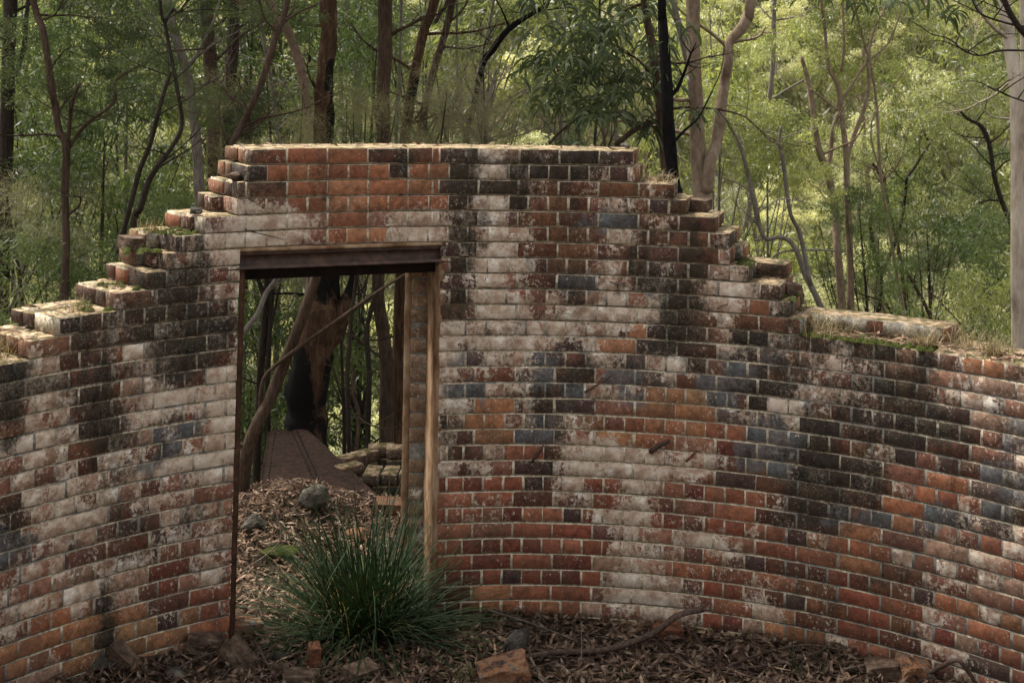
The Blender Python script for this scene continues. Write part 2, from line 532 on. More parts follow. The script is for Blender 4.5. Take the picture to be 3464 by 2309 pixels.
def mat_litter(name, dark):
    s = M(name, .8, .25)
    n = s.noise(26, 1, .5)
    c = s.ramp(n, [(0.30, (0.030 * dark, 0.018 * dark, 0.012 * dark)), (0.45, (0.135 * dark, 0.078 * dark, 0.048 * dark)),
                   (0.58, (0.26 * dark, 0.165 * dark, 0.108 * dark)), (0.74, (0.42 * dark, 0.32 * dark, 0.235 * dark))])
    s.color(c); s.translucent(c, .15)
    return s.mat
L_LITTER = mat_litter('fallen_gum_leaves', 1.0)
L_LITTER_D = mat_litter('shaded_fallen_leaves', 0.56)  # darker copy of the leaves: shade on the ruin floor put into the colour
M_MOSS = simple('moss', [(0.35, (0.020, 0.028, 0.006)), (0.6, (0.070, 0.078, 0.018))], 40, 1, .1, 1, .02)
M_STONE = simple('mossy_stone', [(0.32, (0.018, 0.016, 0.013)), (0.5, (0.058, 0.050, 0.040)), (0.7, (0.15, 0.135, 0.11))], 16, .95, .15, .9, .02)
M_STONE_O = simple('orange_conglomerate', [(0.36, (0.035, 0.030, 0.027)), (0.46, (0.17, 0.075, 0.038)), (0.54, (0.21, 0.12, 0.068)), (0.60, (0.08, 0.07, 0.06)), (0.72, (0.25, 0.225, 0.195))], 15, .95, .15, .9, .02)
M_FRAG = simple('broken_brick_red', [(0.36, (0.035, 0.020, 0.013)), (0.5, (0.13, 0.050, 0.028)), (0.62, (0.19, 0.085, 0.048)), (0.72, (0.22, 0.14, 0.09))], 18, .95, .15, .7, .01)
M_FRAG_D = simple('broken_brick_dirty', [(0.32, (0.030, 0.022, 0.016)), (0.5, (0.085, 0.055, 0.038)), (0.72, (0.21, 0.15, 0.105))], 18, .95, .15, .7, .01)

# ------------------------------------------------------------------ ground
def axis(vals):
    return np.unique(np.round(np.concatenate(vals), 4))
gx = axis([np.arange(-3.6, 3.6, .06), np.arange(-12, 12, .5), np.arange(-60, 60, 3), np.linspace(-260, 260, 60)])
gy = axis([np.arange(4.8, 10.6, .06), np.arange(-6, 24, .4), np.arange(-20, 80, 2), np.linspace(-60, 330, 60)])
GX, GY = np.meshgrid(gx, gy, indexing='xy')
GZ = hgt(GX, GY)
nv = len(gx)
I, J = np.meshgrid(np.arange(len(gx) - 1), np.arange(len(gy) - 1), indexing='xy')
a_ = (J * nv + I).ravel()
gf = np.stack([a_, a_ + 1, a_ + 1 + nv, a_ + nv], 1)
g = mesh_np('ground', np.stack([GX.ravel(), GY.ravel(), GZ.ravel()], 1), gf, M_GROUND, smooth=True)
tag(g, kind='structure')

# ------------------------------------------------------------------ the curved brick wall
XC, YC, R = 0.26, 4.03, 3.165
C = 0.086                      # course
ST, HD = 0.2215, 0.11075       # stretcher and header pitch
TH = 0.445                     # wall thickness

def wpt(th, z, d=0.0):
    r = R + d
    return (XC + r * math.sin(th), YC + r * math.cos(th), z)

def theta_of(px, k, d=0.0):
    """angle at which the inner face shows at photograph column px, on course line k"""
    lo, hi = -1.15, 1.05
    for _ in range(40):
        mid = (lo + hi) / 2
        if project(wpt(mid, k * C, d))[0] < px: lo = mid
        else: hi = mid
    return (lo + hi) / 2

# what covers the bricks, surveyed over the wall: one letter per 100 px of the photograph
SURVEY = {
 550: "........dooordodwdddddtt............",
 650: "........moooooodwdbblbbdd...........",
 750: "........wwloolwdwlbbgbbbd...........",
 850: ".....dmwwwlllwwdwwbbldldddd.........",
 950: "....mddl......ldwlbgldddwm..........",
 1050: "..dmddddw.....ddwwldwwddwodd........",
 1150: "omddwdddw.....wwllwlloddldmmdmmddmm.",
 1250: "dwdmwddww.....wgwlgddgwdggmmldmmlomm",
 1350: "mlddlwwww.....wglddglgttgdwmddbmllll",
 1450: "mwmdwdgww.....wdtlgwtootrggdddbddwgg",
 1550: "lwldwgwww.....wdlrdwwwlwlggdbmdldgww",
 1650: "lllmllll......lrrrdwrlrrordmdmlorggg",
 1750: "dlwmdldl......lrlrrrwwrlrrddggogwgdd",
 1850: "gldldlll......lrrrrrrwllwrrooolllrww",
 1950: "llllwrll......rrrrrrlwlorrbbrbdwllrr",
 2050: "lowdlltr......rboooolwwlolobbrrlowrr",
 2150: "lotdttto......ddbtbrbdtdrbtblrblrrbb",
 2250: "oltdtttt......bbbbbbbbbbbbbbbrbrlrrr",
}
CODE = {  # lime, black, lichen, grey
 'o': (.10, .10, 0, 0), 'r': (.16, .10, 0, 0), 't': (.20, .15, 0, 0), 'b': (.14, .60, .2, .08),
 'd': (.38, .64, .5, .25), 'w': (.92, .12, 0, .03), 'l': (.60, .20, 0, .06), 'g': (.38, .45, .25, .85),
 'm': (.45, .60, 1., .30), '.': (.30, .40, .3, .2)}
PAL = {'o': [(.31, .118, .058), (.34, .15, .075), (.26, .094, .048)],
       'r': [(.21, .062, .035), (.25, .082, .045), (.14, .042, .028), (.28, .105, .057)],
       't': [(.33, .18, .085), (.38, .165, .075), (.27, .125, .060)],
       'b': [(.15, .062, .030), (.10, .038, .022), (.18, .078, .038)],
       'd': [(.09, .038, .024), (.065, .033, .028), (.14, .055, .03)],
       'w': [(.27, .12, .07), (.22, .075, .045), (.32, .19, .125), (.14,.06,.045)],
       'l': [(.27, .13, .085), (.20, .085, .055), (.31, .185, .125), (.14,.06,.042)],
       'g': [(.11, .070, .060), (.085, .080, .080), (.16, .07, .045)],
       'm': [(.14, .06, .035), (.20, .09, .05)], '.': [(.22, .09, .05)]}
_s = DS
STREAKS = [(1092*_s, 350*_s, 560*_s, 26, .75), (1072*_s, 560*_s, 690*_s, 38, .55), (1180*_s, 380*_s, 520*_s, 34, .35), (1330*_s, 500*_s, 800*_s, 28, .34), (1275*_s, 800*_s, 980*_s, 45, .18),
 (1562*_s, 540*_s, 770*_s, 40, .45), (1445*_s, 580*_s, 700*_s, 30, .25), (1700*_s, 560*_s, 780*_s, 40, .45), (1870*_s, 1040*_s, 1190*_s, 70, .75), (1945*_s, 1080*_s, 1250*_s, 50, .45), (1740*_s, 790*_s, 920*_s, 40, .3),
 (2080*_s, 850*_s, 1150*_s, 90, .30), (2000*_s, 800*_s, 900*_s, 90, .30), (1800*_s, 700*_s, 840*_s, 60, .35), (2250*_s, 900*_s, 1080*_s, 60, .22),
 (442*_s, 620*_s, 800*_s, 45, .60), (400*_s, 780*_s, 860*_s, 40, .5), (265*_s, 830*_s, 1010*_s, 48, .65), (212*_s, 910*_s, 1010*_s, 38, .55), (362*_s, 990*_s, 1070*_s, 26, .5), (228*_s, 1230*_s, 1340*_s, 26, .5),
 (25*_s, 850*_s, 1010*_s, 45, .65), (505*_s, 560*_s, 700*_s, 26, .35), (120*_s, 820*_s, 900*_s, 50, .45), (60*_s, 1120*_s, 1200*_s, 40, .35), (345*_s, 1180*_s, 1250*_s, 30, .3),
 (1136*_s, 370*_s, 600*_s, 26, -.75), (1442*_s, 380*_s, 560*_s, 24, -.45), (1480*_s, 1080*_s, 1200*_s, 60, -.35)]
BLOTS = [(1030, 575, 22, .7), (1115, 578, 26, .8), (1370, 575, 24, .8), (1455, 572, 20, .8), (1070, 637, 34, .9), (1118, 682, 30, .9), (1000, 520, 26, .5), (1240, 520, 40, .5), (1130, 628, 16, .6), (1195, 788, 16, .6), (960, 610, 26, .7), (1560, 620, 40, .6), (1600, 545, 40, .4), (870, 760, 22, .5), (900, 765, 18, .5)]
_ys = sorted(SURVEY)
for _k in list(SURVEY):
    SURVEY[_k] = SURVEY[_k][:27] + SURVEY[_k][27:].replace('w', 'l')
def cell(px, py):
    c = int(min(max(px // 100, 0), 34)); r = min(range(len(_ys)), key=lambda i: abs(_ys[i] - py))
    return SURVEY[_ys[r]][c]
def survey(px, py):
    fx = min(max(px / 100 - .5, 0), 33.999); fy = min(max((py - _ys[0]) / 100, 0), len(_ys) - 1.001)
    i, j = int(fx), int(fy); a, b = fx - i, fy - j
    a = a * a * (3 - 2 * a); b = b * b * (3 - 2 * b)
    out = np.zeros(4); tw = 0
    for (ii, jj, w) in ((i, j, (1 - a) * (1 - b)), (i + 1, j, a * (1 - b)), (i, j + 1, (1 - a) * b), (i + 1, j + 1, a * b)):
        ch = SURVEY[_ys[jj]][ii]
        if ch == '.': w *= .05
        out += w * np.array(CODE[ch]); tw += w
    out = out / max(tw, 1e-6)
    wx = px + 26 * float(vnoise(py * .012, px * .004)) ; wy = py
    for (x, y0, y1, w, v) in STREAKS:
        dy = max(y0 - wy, 0, wy - y1) / 34.0; dx = (wx - x) / w
        g_ = math.exp(-dx * dx - dy * dy)
        if v > 0: out[1] = out[1] + (.72 if 1300 < px < 2600 else .52) * v * g_; out[0] = out[0] * (1 - .2 * g_)
        else: out[0] = out[0] - v * g_; out[1] = out[1] * (1 + .9 * v * g_)
    for (x, y, r_, v) in BLOTS:
        g_ = math.exp(-((px - x) ** 2 + (py - y) ** 2) / (r_ * r_))
        out[1] = out[1] + v * g_
    return out

def wear_at(P, jx=0, jy=0, depth=0.0, amp=None):
    out = np.zeros((len(P), 4))
    for i, p in enumerate(P):
        px, py = project(p)
        v = survey(px + jx, py + jy)
        if amp is not None: v = v + amp
        out[i] = np.clip(v, 0, 1)
    return out

wall = empty('brick_wall', (XC, YC + R, 0), 'curved inner wall of ruined brick kiln with doorway, lime wash and black stains', 'wall')
WO = Vector(wall.location)

# extents of the courses (photograph columns): left edge of front leaf, right edge of front leaf
LEFT = {29: 848, 28: 835, 27: 806, 26: 800, 25: 678, 24: 590, 23: 560, 22: 495, 21: 388, 20: 190, 19: 100}
LBACK = {29: 781, 28: 737, 27: 705, 26: 668, 25: 558, 24: 437, 23: 402, 22: 362, 21: 259, 20: 67, 19: 0}
RIGHT = {29: 2143, 28: 2165, 27: 2283, 26: 2323, 25: 2421, 24: 2473, 23: 2473, 22: 2536, 21: 2640, 20: 2672, 19: 2722}
RBACK = {29: 2160, 28: 2175, 27: 2300, 26: 2335, 25: 2432, 24: 2500, 23: 2545, 22: 2680, 21: 2650, 20: 2700, 19: 3240}
TL0, TR0 = -1.50, 1.40
def jambL(k): return theta_of(815 - (900 - 0) * 0, k) if False else theta_of(812 - 1.65 * (22 - k), k)
def jambR(k): return theta_of(1487 - 0.75 * (22 - k), k)

bricks = []     # (th0, th1, k, d0, d1, kind)
def clipseg(t0, t1, a, b):
    t0 = max(t0, a); t1 = min(t1, b)
    return (t0, t1) if (t1 - t0) * R > 0.03 else None

thS = theta_of(1730, 3)                       # a stretcher joint on the right-hand wall
def right_run(k, a, b):
    """joints between angles a and b for the right-hand bond"""
    if k % 2 == 1: p, off = ST, 0.0
    else: p, off = HD, HD / 2
    segs = []
    n0 = int(math.floor(((a - thS) * R - off) / p)) - 1
    n1 = int(math.ceil(((b - thS) * R - off) / p)) + 1
    for n in range(n0, n1):
        s = clipseg(thS + (off + n * p) / R, thS + (off + (n + 1) * p) / R, a, b)
        if s: segs.append(s)
    # avoid slivers: merge an end piece shorter than 45 mm into its neighbour
    return segs
def left_run(k, a, b):
    """bond set out from the door jamb b leftwards to a"""
    segs = []; x = b
    if k % 2 == 0:
        segs.append((b - 0.058 / R, b)); x = b - 0.058 / R
        p = HD
    else:
        p = ST
    while x > a + 1e-6:
        s = clipseg(x - p / R, x, a, b)
        if s: segs.append(s)
        x -= p / R
    return segs

rngp = random.Random(5)
course_spans = {}
for k in range(-3, 30):
    if k in RIGHT and k >= 20: tr = theta_of(RIGHT[k], k + .5)
    elif k == 19: tr = theta_of(RIGHT[19], k + .5)
    else: tr = TR0
    if k in LEFT: tl = theta_of(LEFT[k], k + .5)
    else: tl = TL0
    kind = 's' if k % 2 == 1 else 'h'
    if k >= 24:
        xb = theta_of(1462, k)
        segs = []
        if kind == 's':
            segs += right_run(k, xb, tr)
            segs.append((xb - 0.135 / R, xb))
            x = xb - 0.135 / R
            while x > tl:
                s = clipseg(x - ST / R, x, tl, tr)
                if s: segs.append(s)
                x -= ST / R
        else:
            segs += right_run(k, tl, tr)
        spans = [(tl, tr)]
    else:
        jl, jr = jambL(k + .5), jambR(k + .5)
        segs = left_run(k, tl, jl)
        if kind == 'h':
            segs.append((jr, jr + .055 / R)); segs += right_run(k, jr + .055 / R, tr)
        else:
            segs += right_run(k, jr, tr)
        spans = [(tl, jl), (jr, tr)]
    course_spans[k] = spans
    dep = 0.105 if kind == 's' else 0.215
    for (a, b) in segs:
        bricks.append((a, b, k, 0.0, dep, kind))

def above_open(k, th):
    """is the top of course k at this angle open to the sky?"""
    for (a, b) in course_spans.get(k + 1, []):
        if a - .01 < th < b + .01: return False
    return True

# the inner and back leaves, laid where the stepped top or the broken ends show them
back = []
for k in range(17, 30):
    tl = theta_of(LBACK[k], k + .5, .42) if k in LBACK else TL0
    trb = theta_of(RBACK[k], k + .5, .40) if k in RBACK else TR0
    tlf = course_spans[k][0][0]; trf = course_spans[k][-1][1]
    lo = min(tl, tlf); hi = max(trb, trf)
    kind = k % 2
    rows = [(0.115, 0.215, ST, 0), (0.228, 0.44, HD, 1)] if kind == 1 else [(0.228, 0.328, ST, 1), (0.338, 0.44, ST, 2)]
    for (d0, d1, p, rk) in rows:
        p_ = p * R / (R + d0)
        x = lo + (0.03 if rk else 0.0)
        if d0 > .2:
            x0, x1 = lo, hi
        else:
            x0, x1 = (lo + tlf) / 2, trf
        x = x0
        while x < x1:
            e = min(x + p_ / R, x1)
            mid = (x + e) / 2
            # is it covered by the course above?
            cov = False
            if k + 1 in course_spans:
                bl = theta_of(LBACK[k + 1], k + 1.5, .40) if k + 1 in LBACK else TL0
                br = theta_of(RBACK[k + 1], k + 1.5, .40) if k + 1 in RBACK else TR0
                cov = bl + .03 < x and e < br - .03 and bl + .03 < mid
            if (e - x) * R > .04 and not cov:
                back.append((x, e, k, d0 + rngp.uniform(-.004, .004), d1 + rngp.uniform(-.006, .006), 'b'))
            x = e

def make_brick(t0, t1, k, d0, d1, kind):
    w = (t1 - t0) * R
    z0 = k * C + .005 + rngp.uniform(-.0015, .0015); z1 = (k + 1) * C - .005 + rngp.uniform(-.0015, .0015)
    dj = rngp.uniform(-.0020, -.0010)
    if rngp.random() < .06: dj -= rngp.uniform(.001, .004)
    if kind == 'b': dj += rngp.uniform(-.004, .004)
    elif k >= 27: dj += rngp.uniform(-.003, 0)
    if kind == 'b': z1 -= rngp.uniform(0, .012)
    u0 = -w / 2 + .005 + rngp.uniform(-.002, .002); u1 = w / 2 - .005 + rngp.uniform(-.002, .002)
    P = cbox((u0, d0 + dj, z0), (u1, d1, z1), .0012 if kind != 'b' else .0028, .0026)
    tm = (t0 + t1) / 2
    V = np.zeros((24, 3))
    tilt = rngp.uniform(-.008, .008)
    for i in range(24):
        V[i] = wpt(tm + P[i, 0] / R, P[i, 2] + tilt * P[i, 0], P[i, 1])
    cen = V.mean(0)
    px, py = project(wpt(tm, (k + .5) * C, 0))
    ch = cell(px + rngp.gauss(0, 20), py + rngp.gauss(0, 16))
    if ch == '.': ch = cell(px, py + 60) if cell(px, py + 60) != '.' else 'b'
    tint = np.array(rngp.choice(PAL[ch])) * rngp.uniform(.78, 1.18)
    if rngp.random() < .05: tint = np.array((.062, .034, .030))
    if kind == 'b': tint = np.array(rngp.choice(PAL[rngp.choice('tobbb')]))
    amp = np.array([rngp.gauss(-.03, .13), rngp.gauss(0.02, .06), 0, rngp.gauss(0, .07)])
    if ch in 'w' : amp[0] += .08
    if ch == 'd': amp[1] += .1
    if ch in 'ort': amp[0] -= .08; amp[1] -= .06
    wear = wear_at(V, amp=amp)
    if kind == 'b': tint = tint * .8; wear[:, 0] = rngp.uniform(.1, .4); wear[:, 1] = rngp.uniform(.3, .75); wear[:, 2] = .5; wear[:, 3] = .1
    tc = np.tile(np.append(tint, 1), (24, 1))
    area = 0
    pr = np.array([project(v) for v in V])
    inside = -20 < px < W0 + 20 and 400 < py < H0 + 40
    return V, cen, tc, wear, (np.ptp(pr[:, 0]) * np.ptp(pr[:, 1])) if inside else 0.0

made = [make_brick(*b) for b in bricks]
order = sorted(range(len(made)), key=lambda i: -made[i][4])
keep = set(order[:262])
mb_back = [make_brick(*b) for b in back]
bo = sorted(range(len(mb_back)), key=lambda i: -mb_back[i][4])
keepb = set(bo[:36])
rest = Geo(); rt = []; rw = []
def place_brick(md, single):
    V, cen, tc, wear, ar = md
    if single:
        mesh_np('brick', V - cen, [CH_Q, CH_T], MB, parent=wall, attrs={'tint': tc, 'wear': wear}, loc=Vector(cen) - WO)
    else:
        rest.add(V - np.array(WO), CH_Q, CH_T); rt.append(tc); rw.append(wear)
for i, md in enumerate(made): place_brick(md, i in keep)
for i, md in enumerate(mb_back): place_brick(md, i in keepb)

# mortar core: one curved slab per course and span, its face a few millimetres behind the bricks
core = Geo(); cw = []
def slab(t0, t1, z0, z1, d0, d1):
    n = max(2, int((t1 - t0) * R / .045))
    ts = np.linspace(t0, t1, n + 1)
    V = []
    for t in ts:
        j = .0009 * mnoise.noise(Vector((t * 60, z0 * 30, 1)))
        V += [wpt(t, z0, d0 + j), wpt(t, z1, d0 - j), wpt(t, z1, d1), wpt(t, z0, d1)]
    Q = []
    for i in range(n):
        a = i * 4; b = a + 4
        Q += [(a, b, b + 1, a + 1), (a + 1, b + 1, b + 2, a + 2), (a + 2, b + 2, b + 3, a + 3), (a + 3, b + 3, b, a)]
    Q += [(0, 1, 2, 3), (n * 4, n * 4 + 3, n * 4 + 2, n * 4 + 1)]
    V = np.array(V)
    core.add(V - np.array(WO), Q)
    w = wear_at(V); pj = np.array([project(v) for v in V])
    w[:, 0] = np.clip(w[:, 0] * .28 + .06, 0, 1); w[:, 1] = np.clip(w[:, 1] * .82, 0, 1)
    w[:, 3] = np.where(pj[:, 0] < 830, .52, np.where(pj[:, 0] > 2600, .60, np.where(pj[:, 1] < 1350, np.where(pj[:, 1] < 820, .1, .50), .05)))
    w[:, 1] = np.where(pj[:, 0] < 830, np.clip(w[:, 1] + .06, 0, 1), np.where((pj[:, 1] > 1350) & (pj[:, 0] < 2600), np.clip(w[:, 1] - .15, 0, 1), w[:, 1]))
    cw.append(w)
for k in range(-3, 30):
    for si, (a, b) in enumerate(course_spans[k]):
        top = (k + 1) * C - (.004 if k >= 18 else -.0002)
        slab(a + .004, b - .004, k * C, top, -.0002, .43 if k < 17 else .225)
    if k >= 17:
        tl = theta_of(LBACK[k], k + .5, .40) if k in LBACK else TL0
        trb = theta_of(RBACK[k], k + .5, .40) if k in RBACK else TR0
        if k >= 24 or True:
            parts_ = [(tl + .006, trb - .008)] if k >= 24 else [(tl + .006, course_spans[k][0][1] - .004), (course_spans[k][1][0] + .004, trb - .008)]
            for (a, b) in parts_: slab(a, b, k * C, (k + 1) * C - .006, .226, .425)
core.build('mortar', MM, parent=wall, attrs={'wear': np.concatenate(cw)})

# ------------------------------------------------------------------ footing ledge, seen low on the right
foot = Geo(); fw = []; ft = []
t = theta_of(2080, -1)
while t < TR0:
    e = t + ST / R
    md = make_brick(t, e, -1, -.045, .06, 's')
    rest.add(md[0] - np.array(WO), CH_Q, CH_T)
    rt.append(np.tile((.16, .085, .04, 1), (24, 1))); rw.append(np.tile((.1, .45, .3, .1), (24, 1)))
    t = e

# ------------------------------------------------------------------ doorway: lintels, reveal, frame
def prism(geo, A, B, prof):
    """prof: list of (depth, z) closed polygon extruded from A to B (plan points)"""
    A = Vector(A); B = Vector(B)
    d = (B - A).normalized(); nrm = Vector((-d.y, d.x, 0))      # away from the camera
    if nrm.y < 0: nrm = -nrm
    n = len(prof); V = []
    segs = 10
    for i in range(segs + 1):
        P = A.lerp(B, i / segs)
        for (dd, z) in prof:
            V.append(tuple(Vector((P.x, P.y, 0)) + nrm * dd + Vector((0, 0, z))))
    Q = []
    for i in range(segs):
        for j in range(n):
            k = (j + 1) % n
            Q.append((i * n + j, (i + 1) * n + j, (i + 1) * n + k, i * n + k))
    V += V[:n] + V[-n:]
    geo.add(np.array(V) - np.array(WO), Q)
    # end caps as fans
    o = 0
    return
zt = 24 * C - .004; zb = 22.72 * C
tl_, tr_ = theta_of(800, 23), theta_of(1500, 23)
A = wpt(tl_, 0, -.004); B = wpt(tr_, 0, -.004)
A = Vector((A[0], A[1], 0)); B = Vector((B[0], B[1], 0))
g1 = Geo()
fl = .009; web = .045
prism(g1, A, B, [(-.010, zb), (-.012, zb + fl), (web, zb + fl + .006), (web, zt - fl - .030), (.016, zt - fl - .026), (.016, zt - .016), (.10, zt - .016), (.10, zb)])
lint = g1.build('steel_lintel', M_RUST, parent=wall)
lint['label'] = 'rusted steel beam over the doorway'
g1 = Geo()
prism(g1, A, B, [(.004, zt - .0155), (.004, zt + .001), (.16, zt + .001), (.16, zt - .0155)])
g1.build('lintel_packing', M_PLASTER, parent=wall)
g1 = Geo()
prism(g1, A + Vector((0, .11, 0)), B + Vector((-.02, .11, 0)), [(0, zb - .070), (0, zt - .02), (.16, zt - .02), (.16, zb - .060)])
bl = g1.build('timber_lintel', M_BLACK_STEEL, parent=wall); bl['label'] = 'beam behind the steel one, its shade put into a near-black colour'
g1 = Geo()
prism(g1, A + Vector((0, .28, 0)), B + Vector((-.02, .28, 0)), [(0, zb - .045), (0, zt - .02), (.17, zt - .02), (.17, zb - .045)])
g1.build('timber_lintel', M_BLACK_STEEL, parent=wall)
# lintel bearing plate ends that run into the joints
for (p0, p1) in ((745, 812), (1490, 1545)):
    g1 = Geo()
    a = wpt(theta_of(p0, 22.8), 0, -.003); b = wpt(theta_of(p1, 22.8), 0, -.003)
    prism(g1, (a[0], a[1], 0), (b[0], b[1], 0), [(0, zb - .002), (0, zb + .005), (.03, zb + .005), (.03, zb - .002)])
    g1.build('bearing_plate', M_RUST, parent=wall)

def column(name, plan, z0, z1, mat, lean=0.0, n=24, rough=.003, label=None):
    """vertical piece with polygon plan [(x,y)...], lightly uneven edges"""
    g_ = Geo(); V = []; m_ = len(plan)
    for i in range(n + 1):
        z = z0 + (z1 - z0) * i / n
        for j, (x, y) in enumerate(plan):
            jj = rough * mnoise.noise(Vector((j * 9.1, z * 6, 3))) * 2
            V.append((x + jj + lean * (z - z1), y + jj, z))
    Q = [(i * m_ + j, i * m_ + (j + 1) % m_, (i + 1) * m_ + (j + 1) % m_, (i + 1) * m_ + j) for i in range(n) for j in range(m_)]
    V = np.array(V)
    tri = []
    if m_ == 4: Q += [(n * m_, n * m_ + 1, n * m_ + 2, n * m_ + 3)]
    g_.add(V - np.array(WO), Q)
    o = g_.build(name, mat, parent=wall)
    if label: o['label'] = label
    return o
def plan_pt(px, Y, k=12):
    p = unproj(px, PY + 700, Y); return (p.x, p.y)
jrb = wpt(jambR(22), 0); yR = jrb[1]
leanR = 0.75 / C * C * 0   # the jamb bricks already lean
q0 = (jrb[0] - .004, yR - .002); q0b = (jrb[0] + .022, yR + .003)
x1, y1 = plan_pt(1447, yR + .31)
x2, y2 = plan_pt(1404, yR + .40)
x3, y3 = plan_pt(1371, yR + .38)
zJ = zb - .002
dx_lean = 0.0
column('door_reveal', [q0, q0b, (x1 + .05, y1), (x1, y1)], -.25, zJ, M_PLASTER, lean=dx_lean, label='ochre plastered side of the doorway')
column('door_post', [(x3, y3 - .01), (x2 - .004, y3 - .015), (x2 + .01, y3 + .14), (x3 + .02, y3 + .14)], -.25, zJ - .06, M_PLASTER, lean=dx_lean, label='pale rendered edge at the back of the doorway')
column('pier_core', [(x2 - .008, y2 - .051), (x1 + .06, y2 - .0515), (x1 + .10, y2 + .12), (x2, y2 + .12)], -.25, zJ - .05, MM, lean=dx_lean)
for k in range(-2, 23):
    P = cbox((x2 - .012, y2 - .055 + rngp.uniform(-.004, .004), k * C + .005), (x1 + .02, y2 + .02, (k + 1) * C - .005 if k < 22 else zJ - .055), .0022, .002)
    P[:, 0] += dx_lean * (P[:, 2] - zJ)
    cen = P.mean(0)
    rest.add(P - np.array(WO), CH_Q, CH_T)
    rt.append(np.tile(np.append(np.array((.27, .165, .10)) * rngp.uniform(.85, 1.12), 1), (24, 1))); rw.append(np.tile((.25 + .25 * (rngp.random() < .3), .14, .05, 0), (24, 1)))
g2 = Geo()
a0 = wpt(jambL(-1), -C, 0); a1 = wpt(jambL(22.7), zb, 0)
g_ = Geo(); V = []
for i in range(25):
    t_ = i / 24; x = a0[0] + (a1[0] - a0[0]) * t_; y = a0[1] + (a1[1] - a0[1]) * t_; z = a0[2] + (a1[2] - a0[2]) * t_
    V += [(x - .002, y - .003, z), (x + .020, y + .010, z), (x + .016, y + .05, z), (x - .01, y + .05, z)]
Q = [(i * 4 + j, i * 4 + (j + 1) % 4, (i + 1) * 4 + (j + 1) % 4, (i + 1) * 4 + j) for i in range(24) for j in range(4)]
g_.add(np.array(V) - np.array(WO), Q)
ja = g_.build('jamb_angle', simple('rusty_angle', [(0.3, (0.022, 0.012, 0.008)), (0.6, (0.065, 0.030, 0.016)), (.75, (.12, .06, .035))], 20, .85, .2), parent=wall)
ja['label'] = 'thin rusty edge down the left side of the doorway'
# back of the left door pier, closing the passage
column('pier_core', [(wpt(jambL(12), 0, .03)[0] - .01, wpt(jambL(12), 0, .03)[1]), (wpt(jambL(12), 0, .40)[0], wpt(jambL(12), 0, .40)[1]), (wpt(jambL(12) - .03, 0, .40)[0], wpt(jambL(12) - .03, 0, .40)[1]), (wpt(jambL(12) - .03, 0, .03)[0], wpt(jambL(12) - .03, 0, .03)[1])], -.25, zJ, MM, lean=.02)

bs = rest.build('brick', MB, parent=wall, attrs={'tint': np.concatenate(rt), 'wear': np.concatenate(rw)})
bs['kind'] = 'stuff'; bs['label'] = 'remaining bricks of the wall face'

# iron spikes, roots and knocked bits that stand out of the wall
def wall_tube(name, pts, rads, mat, label=None, lift=.012):
    g_ = Geo(); P = []
    for i, (px, k) in enumerate(pts):
        th = theta_of(px, k); l = lift if isinstance(lift, (int, float)) else lift[i]
        P.append(Vector(wpt(th, k * C, -l)) - WO)
    tube(g_, P, rads, 6, 3, .2)
    o = g_.build(name, mat, parent=wall, smooth=True)
    if label: o['label'] = label
def kof(px, py):
    s = 52.61; 
    th = theta_of(px, 15)
    for _ in range(6):
        y0 = project(wpt(th, 0))[1]; y1_ = project(wpt(th, 10 * C))[1]
        k = (py - y0) / (y1_ - y0) * 10
        th = theta_of(px, k)
    return k
def spike(pts, r0, r1, mat, label, lift):
    wall_tube('iron_spike', [(p[0], kof(*p)) for p in pts], [r0 + (r1 - r0) * i / (len(pts) - 1) for i in range(len(pts))], mat, label, lift)
spike([(1978, 1326), (2030, 1292), (2082, 1258)], .006, .003, M_RUST, 'iron spike left in the middle of the right wall', [.0, .02, .035])
spike([(1800, 1560), (1820, 1530), (1838, 1500)], .008, .005, M_RUST, 'short iron stub low on the wall', [.0, .02, .03])
spike([(2200, 1528), (2235, 1500), (2268, 1482)], .015, .008, M_RUST, 'stubby iron hook in the whitewashed patch', [.0, .03, .035])
spike([(2320, 1560), (2338, 1542), (2358, 1522)], .006, .004, M_FRAG, 'thin bent iron stub beside the whitewashed patch', [.0, .012, .012])
spike([(2060, 952), (2120, 966), (2160, 978)], .003, .002, M_TWIG, 'dry root trailing over the bricks', [.003, .01, .004])
spike([(2425, 1045), (2440, 1034), (2462, 1028)], .004, .002, M_TWIG, 'curled root at a brick joint', [.003, .01, .004])
spike([(830, 778), (890, 792), (955, 808)], .003, .002, M_BARK_DARK, 'thin dark twig stuck above the lintel', [.0, .02, .03])
